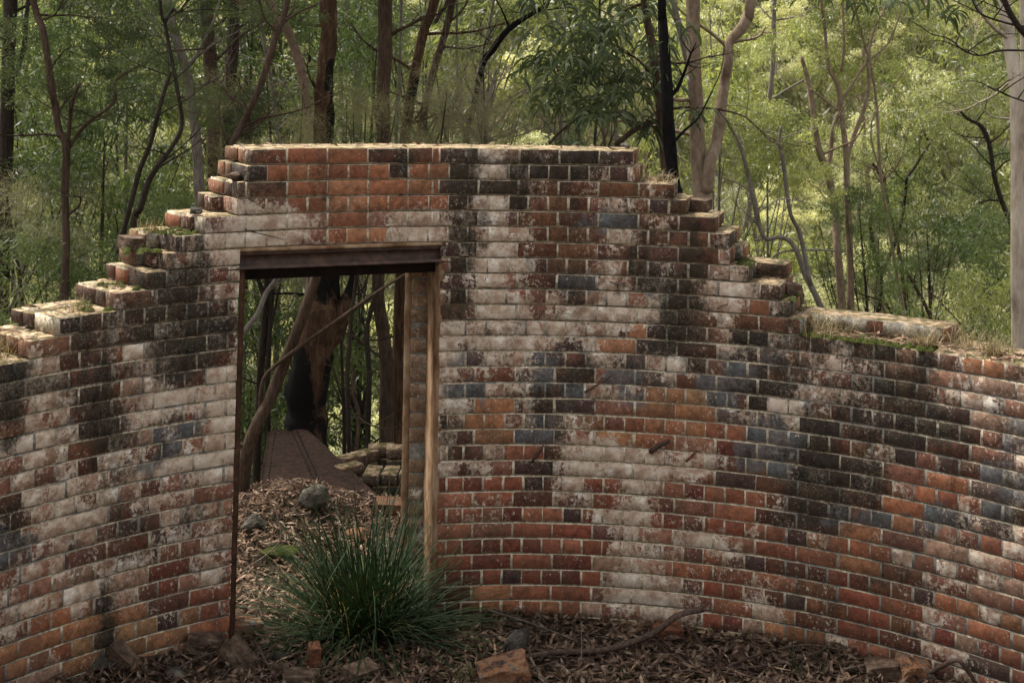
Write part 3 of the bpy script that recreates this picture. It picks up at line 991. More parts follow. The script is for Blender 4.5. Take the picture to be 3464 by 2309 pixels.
# faint red paint marks on the right: a ring, a hooked stroke and a short bar
M_PAINT = simple('faded_red_paint', [(0.42, (0.060, 0.030, 0.022)), (0.6, (0.095, 0.040, 0.028))], 30, .9, .15, .5, .004)
_p = M_PAINT.node_tree; _b = _p.nodes['Principled BSDF']; _n = _p.nodes.new('ShaderNodeTexNoise'); _n.inputs['Scale'].default_value = 45; _n.inputs['Detail'].default_value = 5
_r = _p.nodes.new('ShaderNodeValToRGB'); _r.color_ramp.elements[0].position = .45; _r.color_ramp.elements[1].position = .62; _r.color_ramp.elements[1].color = (.8, .8, .8, 1)
_p.links.new(_n.outputs[0], _r.inputs[0]); _p.links.new(_r.outputs[0], _b.inputs['Alpha'])
def paint(pts, w, closed=False):
    g_ = Geo(); V = []
    n = len(pts)
    for i, (px, py) in enumerate(pts):
        a = pts[(i - 1) % n] if closed or i else pts[0]; b = pts[(i + 1) % n] if closed or i < n - 1 else pts[-1]
        tx, ty = b[0] - a[0], b[1] - a[1]; L = math.hypot(tx, ty) or 1
        for s in (-1, 1):
            qx, qy = px - ty / L * s * w / 2, py + tx / L * s * w / 2
            k = kof(qx, qy); V.append(Vector(wpt(theta_of(qx, k), k * C, -.0058)) - WO)
    Q = [(2 * i, 2 * i + 1, 2 * i + 3, 2 * i + 2) for i in range(n - 1)]
    if closed: Q.append((2 * n - 2, 2 * n - 1, 1, 0))
    g_.add([tuple(v) for v in V], Q)
    o = g_.build('painted_mark', M_PAINT, parent=wall)
paint([(3355 + 36 * math.sin(a), 1455 + 52 * math.cos(a)) for a in np.linspace(.0, 2 * math.pi, 20, endpoint=False)], 9, True)
paint([(3262, 1538), (3240, 1545), (3230, 1570), (3226, 1610), (3222, 1660)], 17)
paint([(2478, 1482), (2477, 1520), (2472, 1552)], 14)

# ------------------------------------------------------------------ loose bricks and growth on the wall top
def rock(name, label, cat, loc, size, mat, seed, rot=None, group=None, box=False, sub=3, sink=.3):
    r_ = random.Random(seed)
    import bmesh
    bm = bmesh.new()
    if box:
        bmesh.ops.create_cube(bm, size=2.0)
        bmesh.ops.subdivide_edges(bm, edges=bm.edges[:], cuts=3, use_grid_fill=True)
    else:
        bmesh.ops.create_icosphere(bm, subdivisions=sub, radius=1.0)
    off = Vector((r_.random() * 40, r_.random() * 40, 0))
    planes = [(Vector((r_.gauss(0, 1), r_.gauss(0, 1), r_.gauss(0, 1))).normalized(), r_.uniform(.62, .88)) for _ in range(9)]
    for v in bm.verts:
        if not box:
            for (pn, pd) in planes:
                d_ = v.co.dot(pn)
                if d_ > pd: v.co -= pn * (d_ - pd)
            v.co *= 1 + .10 * mnoise.noise(v.co * 2.2 + off)
        else:
            for (pn, pd) in planes[:3]:
                d_ = v.co.dot(pn)
                if d_ > pd * 1.55: v.co -= pn * (d_ - pd * 1.55)
            v.co += Vector((1, 1, 1)) * .0
            n_ = mnoise.noise(v.co * 1.6 + off)
            v.co *= 1 + .07 * n_
    rr = rot or (r_.uniform(-.3, .3), r_.uniform(-.3, .3), r_.uniform(0, 6.28))
    Mx = Matrix.Rotation(rr[2], 3, 'Z') @ Matrix.Rotation(rr[1], 3, 'Y') @ Matrix.Rotation(rr[0], 3, 'X')
    for v in bm.verts:
        v.co = Mx @ Vector((v.co.x * size[0], v.co.y * size[1], v.co.z * size[2]))
    me = bpy.data.meshes.new(name); bm.to_mesh(me); bm.free()
    me.materials.append(mat)
    o = bpy.data.objects.new(name, me); COL.objects.link(o)
    o.location = Vector(loc) + Vector((0, 0, size[2] * (1 - sink)))
    tag(o, label, cat, group)
    return o

def wtop(px, k, d):
    return Vector(wpt(theta_of(px, k), k * C, d))
rock('loose_brick', 'red brick lying on the right stepped wall end, behind a lower course', 'brick', wtop(2335, 26, .28), (.085, .045, .034), M_FRAG_D, 31, (.05, .02, -.55), box=True, sink=.05)
rock('mortar_lump', 'crumbling mossy mortar lump on the upper left steps', 'rubble', wtop(815, 28, .10), (.05, .045, .025), M_FRAG_D, 32, sink=.15)

rock('mortar_lump', 'pale mortar lump on the third ledge of the left steps', 'rubble', wtop(690, 26, .12), (.045, .035, .022), M_STONE, 33, sink=.15)
rock('brick_fragment', 'half brick left on the mossy left step above the door height', 'brick', wtop(520, 24, .28), (.055, .045, .030), M_FRAG_D, 34, (.1, .08, .7), box=True, sink=.12)
rock('mortar_lump', 'crumbled mortar on the upper right step beside the black trunk', 'rubble', wtop(2245, 28, .22), (.05, .03, .02), M_FRAG_D, 35, sink=.15)
rock('brick_fragment', 'dark brick bat on the lowest right step', 'brick', wtop(2650, 21, .25), (.06, .045, .032), M_FRAG_D, 36, (.05, .12, .35), box=True, sink=.12)
rock('mortar_lump', 'small lichen-covered lump at the right end of the wall top', 'rubble', wtop(2110, 30, .30), (.04, .03, .016), M_STONE, 37, sink=.2)

def tuft(name, label, loc, n, L, spread, mat, seed, w=.0022, droop=.5, group=None, cat='grass'):
    r_ = random.Random(seed); V = []; T = []; Q = []
    for i in range(n):
        az = r_.uniform(0, 6.283); sp = abs(r_.gauss(0, .45)) + .08
        l = L * r_.uniform(.45, 1.1)
        b = Vector((r_.gauss(0, spread), r_.gauss(0, spread), -.004))
        d = Vector((math.cos(az) * math.sin(sp), math.sin(az) * math.sin(sp), math.cos(sp)))
        side = Vector((-math.sin(az), math.cos(az), 0)) * w
        s = len(V); k = 5
        p = b.copy()
        for j in range(k):
            t_ = j / (k - 1)
            ww = side * (1 - t_ * .85)
            V += [tuple(p - ww), tuple(p + ww)]
            p = p + d * (l / (k - 1)); d = (d + Vector((math.cos(az) * .25, math.sin(az) * .25, -.55 * droop)) * .35).normalized()
        Q += [(s + 2 * j, s + 2 * j + 1, s + 2 * j + 3, s + 2 * j + 2) for j in range(k - 1)]
    o = mesh_np(name, V, np.array(Q), mat, loc=loc)
    tag(o, label, cat, group)
    return o
tuft('grass_tuft', 'dry yellow grass tuft on the left wall step above the lowest corner', wtop(300, 20.6, .12), 90, .13, .035, L_DRY, 1)
tuft('grass_tuft', 'wispy dry grass at the far left end of the wall top', wtop(45, 19, .20), 110, .16, .05, L_DRY, 2)
tuft('grass_tuft', 'pale grass tuft between the middle steps of the left wall', wtop(565, 25, .2), 45, .09, .03, L_DRY, 3)
tuft('grass_tuft', 'straw-coloured tuft at the edge of the right low wall near its raised end', wtop(3110, 19, .07), 110, .13, .022, L_DRY, 4)
tuft('grass_tuft', 'bushy dry tuft on the right low wall near the pale gum trunk', wtop(3335, 19, .10), 130, .13, .025, L_DRY, 5)
tuft('grass_tuft', 'flattened dead grass where the right steps meet the low wall', wtop(2780, 19, .12), 170, .16, .09, L_DRY, 6, droop=1.6)
tuft('grass_tuft', 'small dry tuft on the top right step', wtop(2225, 28, .12), 60, .10, .06, L_DRY, 7, droop=2.0)
tuft('grass_tuft', 'dead grass spread behind the tuft on the right low wall', wtop(3200, 19.2, .25), 130, .15, .10, L_DRY, 8, droop=1.8)

def scatter_leaves(pts, L, W, mat, name, seed, tilt=.35, parent=None, curl=.4, Lvar=.5):
    """curled strip leaves, 4 quads each"""
    r = np.random.default_rng(seed); n = len(pts)
    az = r.uniform(0, 2 * np.pi, n); tl = r.normal(0, tilt, n); ro = r.normal(0, .6, n)
    l = L * r.uniform(1 - Lvar, 1 + Lvar * .6, n); w = W * r.uniform(.6, 1.3, n)
    d = np.stack([np.cos(az) * np.cos(tl), np.sin(az) * np.cos(tl), np.sin(tl)], 1)
    s = np.stack([-np.sin(az) * np.cos(ro), np.cos(az) * np.cos(ro), np.sin(ro)], 1)
    up = np.cross(d, s)
    bend = r.normal(0, curl, n); side = r.normal(0, curl * .6, n)
    V = []
    prof = [.15, .85, 1.0, .75, .08]
    for j in range(5):
        t_ = j / 4 - .5
        c = pts + d * (t_ * l)[:, None] + up * ((t_ * t_ - .1) * l * bend)[:, None] + s * ((t_ * t_) * l * side)[:, None]
        V.append(c - s * (w * prof[j] / 2)[:, None]); V.append(c + s * (w * prof[j] / 2)[:, None])
    V = np.stack(V, 1).reshape(-1, 3)
    b = (np.arange(n) * 10)[:, None]
    Q = np.concatenate([b + np.array([[2 * j, 2 * j + 1, 2 * j + 3, 2 * j + 2]]) for j in range(4)])
    return mesh_np(name, V, Q, mat, parent=parent)

# fallen leaves caught on the ledges
lp = []
for _ in range(170):
    px = random.uniform(2730, 3440); d = random.uniform(.01, .22)
    p = wtop(px, 19, d); lp.append((p.x, p.y, p.z + .008 + random.uniform(0, .012)))
for (x0, x1_, k) in ((848, 2140, 30),):
    for _ in range(60):
        p = wtop(random.uniform(x0, x1_), k, random.uniform(.05, .42)); lp.append((p.x, p.y, p.z + .004))
for (x0, x1_, k) in ((190, 380, 21), (100, 185, 20), (400, 490, 22), (600, 670, 25), (2170, 2270, 28), (2540, 2620, 22), (0, 90, 19), (2600, 2710, 20)):
    for _ in range(16):
        p = wtop(random.uniform(x0, x1_), k, random.uniform(.05, .4)); lp.append((p.x, p.y, p.z + .004))
o = scatter_leaves(np.array(lp), .07, .012, L_LITTER, 'leaf_litter', 3, .15)
tag(o, 'dry gum leaves caught on the stepped wall top', 'leaves', kind='stuff')

# moss cushions along the ledge lips
def blob_field(pts, rmin, rmax, mat, name, seed):
    r = np.random.default_rng(seed); V = []; Q = []; T = []; g_ = Geo()
    ang = np.linspace(0, 2 * np.pi, 7)[:-1]
    for p in pts:
        a = r.uniform(rmin, rmax)
        ring1 = [(p[0] + a * math.cos(t) * r.uniform(.8, 1.2), p[1] + a * math.sin(t) * r.uniform(.8, 1.2), p[2] - .004) for t in ang]
        ring2 = [(p[0] + a * .6 * math.cos(t), p[1] + a * .6 * math.sin(t), p[2] + a * .35 * r.uniform(.7, 1.3)) for t in ang]
        V = ring1 + ring2 + [(p[0], p[1], p[2] + a * .5)]
        Q = [(i, (i + 1) % 6, 6 + (i + 1) % 6, 6 + i) for i in range(6)]
        T = [(6 + i, 6 + (i + 1) % 6, 12) for i in range(6)]
        g_.add(V, Q, T)
    return g_.build(name, mat, smooth=True)
mp = []
for _ in range(120):
    p = wtop(random.uniform(2720, 3150), 19, abs(random.gauss(0, .05))); mp.append(p)
for (x0, x1_, k) in ((430, 560, 24), (560, 640, 25), (300, 400, 21), (820, 900, 28), (2560, 2680, 21), (2470, 2540, 23), (600, 780, 25), (410, 500, 22)):
    for _ in range(14): mp.append(wtop(random.uniform(x0, x1_), k, random.uniform(.03, .3)))
o = blob_field(mp, .010, .032, M_MOSS, 'moss', 4); tag(o, 'dark green moss cushions on the ledges of the wall top', 'moss', kind='stuff')

# ------------------------------------------------------------------ riveted steel hopper lying outside the door
hop0 = unproj(1050, 1620, 9.3)
hop = empty('steel_hopper', (hop0.x, hop0.y, hz(hop0.x, hop0.y)), 'riveted rusty steel hopper half buried in leaves beyond the doorway', 'hopper')
HO = Vector(hop.location)
hA = unproj(910, 1458, 10.15); hB = unproj(1042, 1456, 10.15); hC = unproj(1310, 1702, 8.62); hD = unproj(868, 1730, 8.50)
hE = unproj(846, 1735, 8.85); hF = unproj(1440, 1800, 9.0)
sA = unproj(985, 1457, 10.15); sD = unproj(1090, 1700, 8.62)
def sheet(pts, name, th=.008, bulge=.0, n=8, label=None):
    a, b, c, d = [Vector(p) for p in pts]
    V = []; nn = (b - a).cross(d - a).normalized()
    if nn.z < 0: nn = -nn
    for L_ in (0, 1):
        for i in range(n + 1):
            for j in range(n + 1):
                u, v = i / n, j / n
                p = a.lerp(b, u).lerp(d.lerp(c, u), v)
                p = p + nn * (bulge * math.sin(math.pi * u) + .006 * mnoise.noise(p * 4)) - nn * th * L_
                V.append(tuple(p - HO))
    m_ = (n + 1) ** 2; Q = []
    for i in range(n):
        for j in range(n):
            q = i * (n + 1) + j
            Q.append((q, q + n + 1, q + n + 2, q + 1)); Q.append((m_ + q, m_ + q + 1, m_ + q + n + 2, m_ + q + n + 1))
    bd = [(i * (n + 1), (i + 1) * (n + 1)) for i in range(n)] + [(n * (n + 1) + j, n * (n + 1) + j + 1) for j in range(n)] + \
         [((i + 1) * (n + 1) + n, i * (n + 1) + n) for i in range(n)] + [(j + 1, j) for j in range(n)]
    for (p, q) in bd: Q.append((p, q, m_ + q, m_ + p))
    o = mesh_np(name, V, np.array(Q), M_RUST2, smooth=False, parent=hop)
    if label: o['label'] = label
sheet([hA, sA, sD, hD], 'steel_plate', bulge=.012)
sheet([sA + Vector((0, 0, .006)), hB + Vector((0, 0, .006)), hC, sD + Vector((0, 0, .006))], 'steel_plate', bulge=.010)
sheet([hE + Vector((-.05, .9, -.35)), hA, hD, hE + Vector((-.02, 0, -.25))], 'steel_plate', bulge=.0)
sheet([hB, hB + Vector((.25, .25, -.5)), hC + Vector((.3, .3, -.35)), hC], 'steel_plate', bulge=.0)
rv = Geo()
def rivets(p, q, n, off):
    for i in range(n):
        t_ = (i + .5) / n; c = Vector(p).lerp(Vector(q), t_) + Vector(off) - HO
        r_ = .0075
        V = []; 
        for j in range(6):
            a = j * math.pi / 3; V.append((c.x + r_ * math.cos(a), c.y + r_ * math.sin(a), c.z))
        for j in range(6):
            a = j * math.pi / 3; V.append((c.x + r_ * .6 * math.cos(a), c.y + r_ * .6 * math.sin(a), c.z + .010))
        Q = [(k, (k + 1) % 6, 6 + (k + 1) % 6, 6 + k) for k in range(6)]
        V.append((c.x, c.y, c.z + .013)); T = [(6 + k, 6 + (k + 1) % 6, 12) for k in range(6)]
        rv.add(V, Q, T)
rivets(hA.lerp(hD, .02) + Vector((.05, 0, 0)), hD + Vector((.05, 0, 0)), 26, (0, 0, .006))
rivets(sA + Vector((.035, 0, 0)), sD + Vector((.035, 0, 0)), 24, (0, 0, .020))
ro = rv.build('rivet', M_BLACK_STEEL, parent=hop); ro['kind'] = 'stuff'

# ------------------------------------------------------------------ low remnant wall outside on the right
lw0 = unproj(1300, 1690, 8.9)
low = empty('low_brick_wall', (lw0.x, lw0.y, hz(lw0.x, lw0.y)), 'low broken brick wall stub outside the right side of the doorway', 'wall')
LO = Vector(low.location)
def lbrick(px, Y, z, sx, sy, sz, rz, tint, wear, seed):
    P = cbox((-sx / 2, -sy / 2, 0), (sx / 2, sy / 2, sz), .005, .003)
    c, s = math.cos(rz), math.sin(rz); b = unproj(px, 1600, Y)
    V = np.stack([P[:, 0] * c - P[:, 1] * s, P[:, 0] * s + P[:, 1] * c, P[:, 2]], 1)
    mesh_np('brick', V, [CH_Q, CH_T], MB, parent=low, loc=Vector((b.x, b.y, z)) - LO,
            attrs={'tint': np.tile(tuple(tint) + (1,), (24, 1)), 'wear': np.tile(wear, (24, 1))})
zl = 3.01 - (1592 - 230) * 9.15 / FP
for i, px in enumerate((1262, 1322, 1382)):
    for r_ in range(3):
        lbrick(px - 30 * (r_ % 2), 9.20 + .01 * i, zl - .086 * (r_ + 1), .112 if r_ % 2 == 0 else .115, .22, .078, -.06, (.085, .050, .035) if r_ else (.085, .060, .045), (.12, .75 if r_ else .55, .4, .2), i)
for i, (px, Y) in enumerate(((1190, 9.55), (1232, 9.65), (1180, 9.32), (1290, 9.75), (1350, 9.72), (1405, 9.66))):
    for r_ in range(3):
        lbrick(px, Y, zl + (.02 if i > 2 else 0) - .086 * (r_ + 1), .20, .11, .078, .75 if i < 3 else .2, (.14, .085, .058) if not r_ else (.06, .04, .03), (.12, .5 if not r_ else .7, .3, .15), i)

# ------------------------------------------------------------------ leaves, crowns, trees
def leaf_quads(cen, d, s, L, W, bend=None):
    """long rhombic leaves: 4 vertices each"""
    n = len(cen)
    a = cen; b = cen + d * (L * .45)[:, None] + s * (W / 2)[:, None]
    c = cen + d * L[:, None]; e = cen + d * (L * .45)[:, None] - s * (W / 2)[:, None]
    V = np.stack([a, b, c, e], 1).reshape(-1, 3)
    Q = (np.arange(n) * 4)[:, None] + np.array([[0, 1, 2, 3]])
    return V, Q

def crown_mesh(name, seed, rad, nclump, per, L, W, mat, crad=.45, down=.6, needle=False, hollow=.35):
    r = np.random.default_rng(seed)
    pts = []
    while len(pts) < nclump:
        p = r.uniform(-1, 1, 3); q = np.linalg.norm(p)
        if q > 1 or q < hollow: continue
        if vnoise(p[0] * 2.1 + seed, p[1] * 2.1 + p[2] * 1.7) < -.12: continue
        pts.append(p * np.array(rad))
    pts = np.array(pts)
    cen = np.repeat(pts, per, 0)
    n = len(cen)
    cr_ = np.repeat(r.uniform(.55, 1.3, nclump), per) * crad
    off = r.normal(0, 1, (n, 3)); off /= np.linalg.norm(off, axis=1)[:, None]
    off *= (r.random(n) ** .5)[:, None]
    off[:, 2] *= .62
    cen = cen + off * cr_[:, None]
    d = r.normal(0, 1, (n, 3)) * .55 + off * .5; d[:, 2] -= down
    d /= np.linalg.norm(d, axis=1)[:, None]
    s = np.cross(d, r.normal(0, 1, (n, 3))); s /= np.linalg.norm(s, axis=1)[:, None]
    l = L * r.uniform(.6, 1.3, n); w = W * r.uniform(.7, 1.3, n)
    if needle:
        V = np.stack([cen - s * (w / 2)[:, None], cen + s * (w / 2)[:, None], cen + d * l[:, None]], 1).reshape(-1, 3)
        F = (np.arange(n) * 3)[:, None] + np.array([[0, 1, 2]])
    else:
        V, F = leaf_quads(cen, d, s, l, w)
    o = mesh_np(name, V, F, mat, link=False)
    return o.data, pts

# shared crowns
EUC = [crown_mesh('crown', 21 + i, (1.5, 1.5, 1.15), 48, 80, .13, .028, L_EUC, .40, .7) for i in range(3)]
WAT = [crown_mesh('crown', 41 + i, (1.25, 1.25, 1.25), 62, 95, .105, .020, L_WATTLE, .34, .45) for i in range(3)]
CAS = [crown_mesh('crown', 61 + i, (1.2, 1.2, 1.0), 48, 110, .20, .0045, L_CAS, .36, .25, needle=True) for i in range(2)]
HIL = [crown_mesh('crown', 81 + i, (2.1, 2.1, 1.5), 34, 210, .17, .050, L_HILL, .52, .35, hollow=.5) for i in range(4)]

def tree_simple(name, label, cat, x, y, crowns, h, sc, mat_t, seed, group=None, lean=0, crownz=None, thick=.05, nb=6, mat_c=None, stems=1):
    r_ = random.Random(seed)
    z = hz(x, y)
    e = empty(name, (x, y, z), label, cat, group)
    me, pts = crowns
    cz = h if crownz is None else crownz - z
    g_ = Geo()
    cx, cy = lean, r_.uniform(-.2, .2)
    for s_ in range(stems):
        bx = r_.uniform(-.25, .25) * (stems > 1)
        tube(g_, [(bx, 0, -.2), (bx * .5 + cx * .25 + r_.uniform(-.1, .1), cy * .3, cz * .35), (cx * .7 + r_.uniform(-.12, .12) + bx, cy * .7, cz * .72), (cx + bx, cy, cz + sc * .5)],
             [thick, thick * .85, thick * .6, thick * .2], 6, 3, .1, cap=False)
    for b in range(nb):
        p = Vector(pts[r_.randrange(len(pts))]) * sc + Vector((cx, cy, cz))
        t_ = r_.uniform(.45, .8)
        a = Vector((cx * t_, cy * t_, cz * t_))
        mid = a.lerp(p, .5) + Vector((r_.uniform(-.15, .15), r_.uniform(-.15, .15), r_.uniform(-.1, .2))) * sc
        tube(g_, [a, mid, p], [thick * .35, thick * .22, thick * .08], 4, 3, 0, cap=False)
    g_.build('trunk', mat_t, parent=e, smooth=True)
    c = bpy.data.objects.new('crown', me); COL.objects.link(c)
    c.parent = e; c.location = (cx, cy, cz); c.rotation_euler = (r_.uniform(-.25, .25), r_.uniform(-.25, .25), r_.uniform(0, 6.28))
    c.scale = (sc * r_.uniform(.85, 1.15), sc * r_.uniform(.85, 1.15), sc * r_.uniform(.85, 1.15))
    return e

# --- the wooded hillside across the gully
rh = random.Random(99)
n_h = 0
rows = [(33, 4.6, .8), (40, 3.6, .85), (46, 3.2, .9), (52, 3.1, .95), (58, 3.2, 1.0), (65, 3.4, 1.05), (73, 3.8, 1.15), (82, 4.4, 1.3), (93, 5.6, 1.6), (108, 8.0, 2.2), (125, 11.0, 3.0)]
for (Y, dx, sc) in rows:
    half = Y * .46 + 3
    x = -half + rh.uniform(0, dx)
    while x < half:
        yy = Y + rh.uniform(-.4, .4) * (Y * .12)
        s_ = sc * rh.uniform(.75, 1.2)
        tree_simple('hillside_tree', 'light green gum tree in the wood on the far slope', 'tree', x, yy, HIL[rh.randrange(4)],
                    s_ * rh.uniform(2.0, 4.2), s_, rh.choice([M_BARK_TAN, M_BARK_GREY, M_BARK_PALE, M_BARK_PALE]), rh.randrange(9999),
                    'gum trees on the far slope', lean=rh.uniform(-.6, .6), thick=.075 * s_, nb=6)
        n_h += 1
        x += dx * rh.uniform(.8, 1.5)
# undergrowth that hides the hillside floor
ru = np.random.default_rng(5)
nU = 60000
uy = 11 + (ru.random(nU) ** .8) * 95; ux = (ru.random(nU) - .5) * (uy * .95 + 6)
uz = hgt(ux, uy)
dd = ru.normal(0, .5, (nU, 3)); dd[:, 2] = np.abs(dd[:, 2]) + .35; dd /= np.linalg.norm(dd, axis=1)[:, None]
ss = np.cross(dd, ru.normal(0, 1, (nU, 3))); ss /= np.linalg.norm(ss, axis=1)[:, None]
sz = .10 + uy * .006
V, Q = leaf_quads(np.stack([ux, uy, uz - .05 + ru.random(nU) * .5 * sz], 1), dd, ss, sz * ru.uniform(.8, 2.2, nU), sz * .28)
o = mesh_np('undergrowth', V, Q, L_UNDER); tag(o, 'grassy undergrowth covering the gully and far slope', 'undergrowth', kind='stuff')

# --- understorey between the ruin and the gully: (x_display, y_display of crown middle, distance, kind, scale)
under = [
 (40, 250, 15, 'w', 1.15, 'dark bushy wattle at the far left behind the leaning trunks'),
 (150, 120, 17, 'w', 1.2, 'leafy dark wattle at the upper left corner'),
 (235, 420, 13, 'w', .85, 'deep green wattle bush left of the stepped wall'),
 (60, 560, 12, 'c', .9, 'grey green she-oak sapling above the low left wall end'),
 (300, 230, 19, 'e', 1.3, 'broad yellow green gum behind the forked dark branch'),
 (330, 560, 15, 'w', .8, 'small wattle bush just over the left brick steps'),
 (420, 300, 22, 'e', 1.4, 'yellow green gum sapling behind the grey trunk'),
 (560, 180, 18, 'w', 1.3, 'shadowy wattle between the dark trunks'),
 (640, 270, 13, 'c', .75, 'wispy she-oak rising over the left end of the wall top'),
 (690, 110, 20, 'w', 1.3, 'dense wattle behind the pinkish leaning trunk'),
 (840, 190, 17, 'w', 1.1, 'dark green wattle right of the scorched trunk'),
 (830, 310, 10.5, 'c', .42, 'low feathery she-oak brushing the wall top left of centre'),
 (1000, 270, 11, 'c', .42, 'hazy she-oak clump over the middle of the wall top'),
 (960, 60, 21, 'w', 1.4, 'leafy wattle crown high between the straight trunks'),
 (1120, 230, 12, 'c', .55, 'soft olive she-oak left of the hanging sickle leaves'),
 (1130, 40, 20, 'e', 1.3, 'bright gum sapling crown at the top centre'),
 (1290, 60, 19, 'e', 1.2, 'green gum crown behind the sickle leaves'),
 (60, 30, 22, 'e', 1.4, 'pale leafed gum crown at the top left edge'),
 (130, 720, 11.5, 'w', .7, 'dark low bush behind the left wall end'),
 (620, 800, 16.5, 'w', 1.1, 'dark wattle seen through the doorway left of the burnt trunk'),
 (830, 760, 17, 'w', 1.2, 'green wattle seen through the doorway right of the burnt trunk'),
 (800, 600, 14.5, 'c', .6, 'grey feathery spray hanging at the top of the doorway view'),
 (860, 960, 16, 'w', .95, 'low leafy bush behind the brick stub outside the door'),
 (580, 980, 16, 'w', .9, 'low leafy bush behind the leaning trunk in the doorway'),
 (1660, 300, 16, 'e', .8, 'light green gum sapling behind the forked tan trunk'),
 (1640, 90, 24, 'e', 1.2, 'sunlit gum crown between the two tan limbs'),
 (1790, 330, 17, 'e', .55, 'small gum with hanging leaf clumps right of the tan trunk'),
 (2020, 560, 15, 'w', .62, 'dark green bush beside the many-stemmed tree'),
 (2140, 590, 17, 'w', .95, 'rounded dark wattle above the right low wall'),
 (2240, 640, 13, 'w', .60, 'bushy wattle close behind the right low wall'),
 (2290, 330, 18, 'e', 1.05, 'green gum left of the pale trunk'),
 (2250, 130, 20, 'e', 1.0, 'yellow green gum crown at the upper right'),
 (2320, 700, 11, 'e', .45, 'bright leafy sapling at the foot of the pale trunk'),
 (1720, 620, 19, 'e', .8, 'bright sapling over the right brick steps'),
]
ki = {'w': (WAT, M_BARK_DARK), 'c': (CAS, M_BARK_DARK), 'e': (EUC, M_BARK_GREY)}
for i, (xd, yd, Y, kd, sc, lab) in enumerate(under):
    p = ud(xd, yd, Y)
    cs, mt = ki[kd]
    nm = {'w': 'wattle_tree', 'c': 'sheoak_tree', 'e': 'gum_sapling'}[kd]
    tree_simple(nm, lab, 'tree', p.x, p.y, cs[i % len(cs)], 2, sc, mt, 300 + i, crownz=p.z, thick=.035 * sc + .01, nb=9, lean=random.uniform(-.2, .2))

# --- trunks traced one by one.  each stem: [(x, y, width) ...] in display px, from the bottom up
def twigs(g_, P, R_, rr, n, up=(0.3, 1.0), L=(.4, 1.1), side=None):
    for _ in range(n):
        i = rr.randrange(max(1, len(P) // 4), len(P))
        a = P[i]; r0 = max(min(R_[i] * .4, .02), .004)
        az = rr.uniform(0, 6.283); l = rr.uniform(*L)
        d = Vector((math.cos(az), math.sin(az) * .7, rr.uniform(*up))).normalized()
        pts = [a]; q = a.copy()
        for j in range(5):
            d = (d + Vector((rr.gauss(0, .25), rr.gauss(0, .2), rr.gauss(.03, .18)))).normalized()
            q = q + d * l / 5; pts.append(q.copy())
        tube(g_, pts, [r0 * (1 - .16 * j) for j in range(6)], 4, 2, 0, cap=False)
        for j in (2, 3, 4):
            for _k in range(2):
                dd_ = (d + Vector((rr.gauss(0, .8), rr.gauss(0, .6), rr.gauss(.1, .5)))).normalized()
                e_ = pts[j] + dd_ * l * rr.uniform(.2, .45)
                mid = pts[j].lerp(e_, .5) + Vector((rr.gauss(0, .02), 0, rr.gauss(0, .02)))
                tube(g_, [pts[j], mid, e_], [r0 * .35, r0 * .25, r0 * .12], 3, 2, 0, cap=False)

def traced(name, label, Y, stems, mat, ntw=6, ext=2.5, crown=None, csc=1.0, seed=0, cat='tree', lump=.12, char=None, ydr=0.0, base_flare=1.25, notop=False, rel=1.0, tw_up=(0.1, 1.0), sprays=()):
    rr = random.Random(seed + 500)
    b = stems[0][0]
    p0 = ud(b[0], b[1], Y)
    gz = hz(p0.x, p0.y)
    e = empty(name, (p0.x, p0.y, gz), label, cat)
    O = Vector(e.location)
    g_ = Geo(); tops = []
    charr = []
    for si, st in enumerate(stems):
        P = []; Rr = []
        yy = Y
        for j, (x, y, w) in enumerate(st):
            P.append(ud(x, y, yy + (rr.uniform(-.05, .05) if j else 0)) - O); Rr.append(w * DS / FP * Y / 2 * rel)
        if si == 0 and P[0].z > -.05:
            q = P[0].copy(); dirr = (P[1] - P[0]); k = -(P[0].z + .25)
            q = Vector((P[0].x + dirr.x / max(dirr.z, .1) * k * .3, P[0].y, -.25))
            P.insert(0, q); Rr.insert(0, Rr[0] * base_flare)
        if not notop and st[-1][1] < 15:
            d = (P[-1] - P[-2]).normalized()
            P.append(P[-1] + Vector((d.x * .5, 0, .9)) * ext * .5); Rr.append(Rr[-1] * .8)
            P.append(P[-1] + Vector((rr.uniform(-.3, .3), rr.uniform(-.2, .2), .9)) * ext * .5); Rr.append(Rr[-1] * .6)
            tops.append(P[-1])
        n0 = g_.n
        tube(g_, P, Rr, 10 if si == 0 else 8, 4, lump, cap=True)
        if char is not None:
            for q in g_.V[-1]:
                px, py = project(Vector(q) + O)
                charr.append(char(px / DS, py / DS))
        sp, sr_ = smooth_path(P, Rr, 4)
        twigs(g_, sp, sr_, rr, ntw if si == 0 else max(1, ntw // 2), up=tw_up)
        if char is not None:
            nadd = g_.n - n0 - len(g_.V[[i for i in range(len(g_.V))][-1]]) if False else 0
    attrs = None
    if char is not None:
        allv = np.concatenate(g_.V)
        k = [char(*[c / DS for c in project(Vector(q) + O)]) for q in allv]
        attrs = {'char': np.array([(a, a, a, 1) for a in k])}
    g_.build('trunk', mat, parent=e, smooth=True, attrs=attrs)
    for qi, (sx, sy, ssc, me_) in enumerate(sprays):
        c = bpy.data.objects.new('leaf_spray', me_[0]); COL.objects.link(c); c.parent = e
        c.location = ud(sx, sy, Y + rr.uniform(.35, .8)) - O; c.scale = (ssc * .8, ssc * .8, ssc * .65); c.rotation_euler = (0, 0, rr.uniform(0, 6))
    if crown and tops:
        me, pts = crown
        for t_ in tops[:2]:
            c = bpy.data.objects.new('crown', me); COL.objects.link(c); c.parent = e
            c.location = t_ + Vector((0, 0, csc * .6)); c.scale = (csc, csc, csc * .8); c.rotation_euler = (0, 0, rr.uniform(0, 6))
    return e

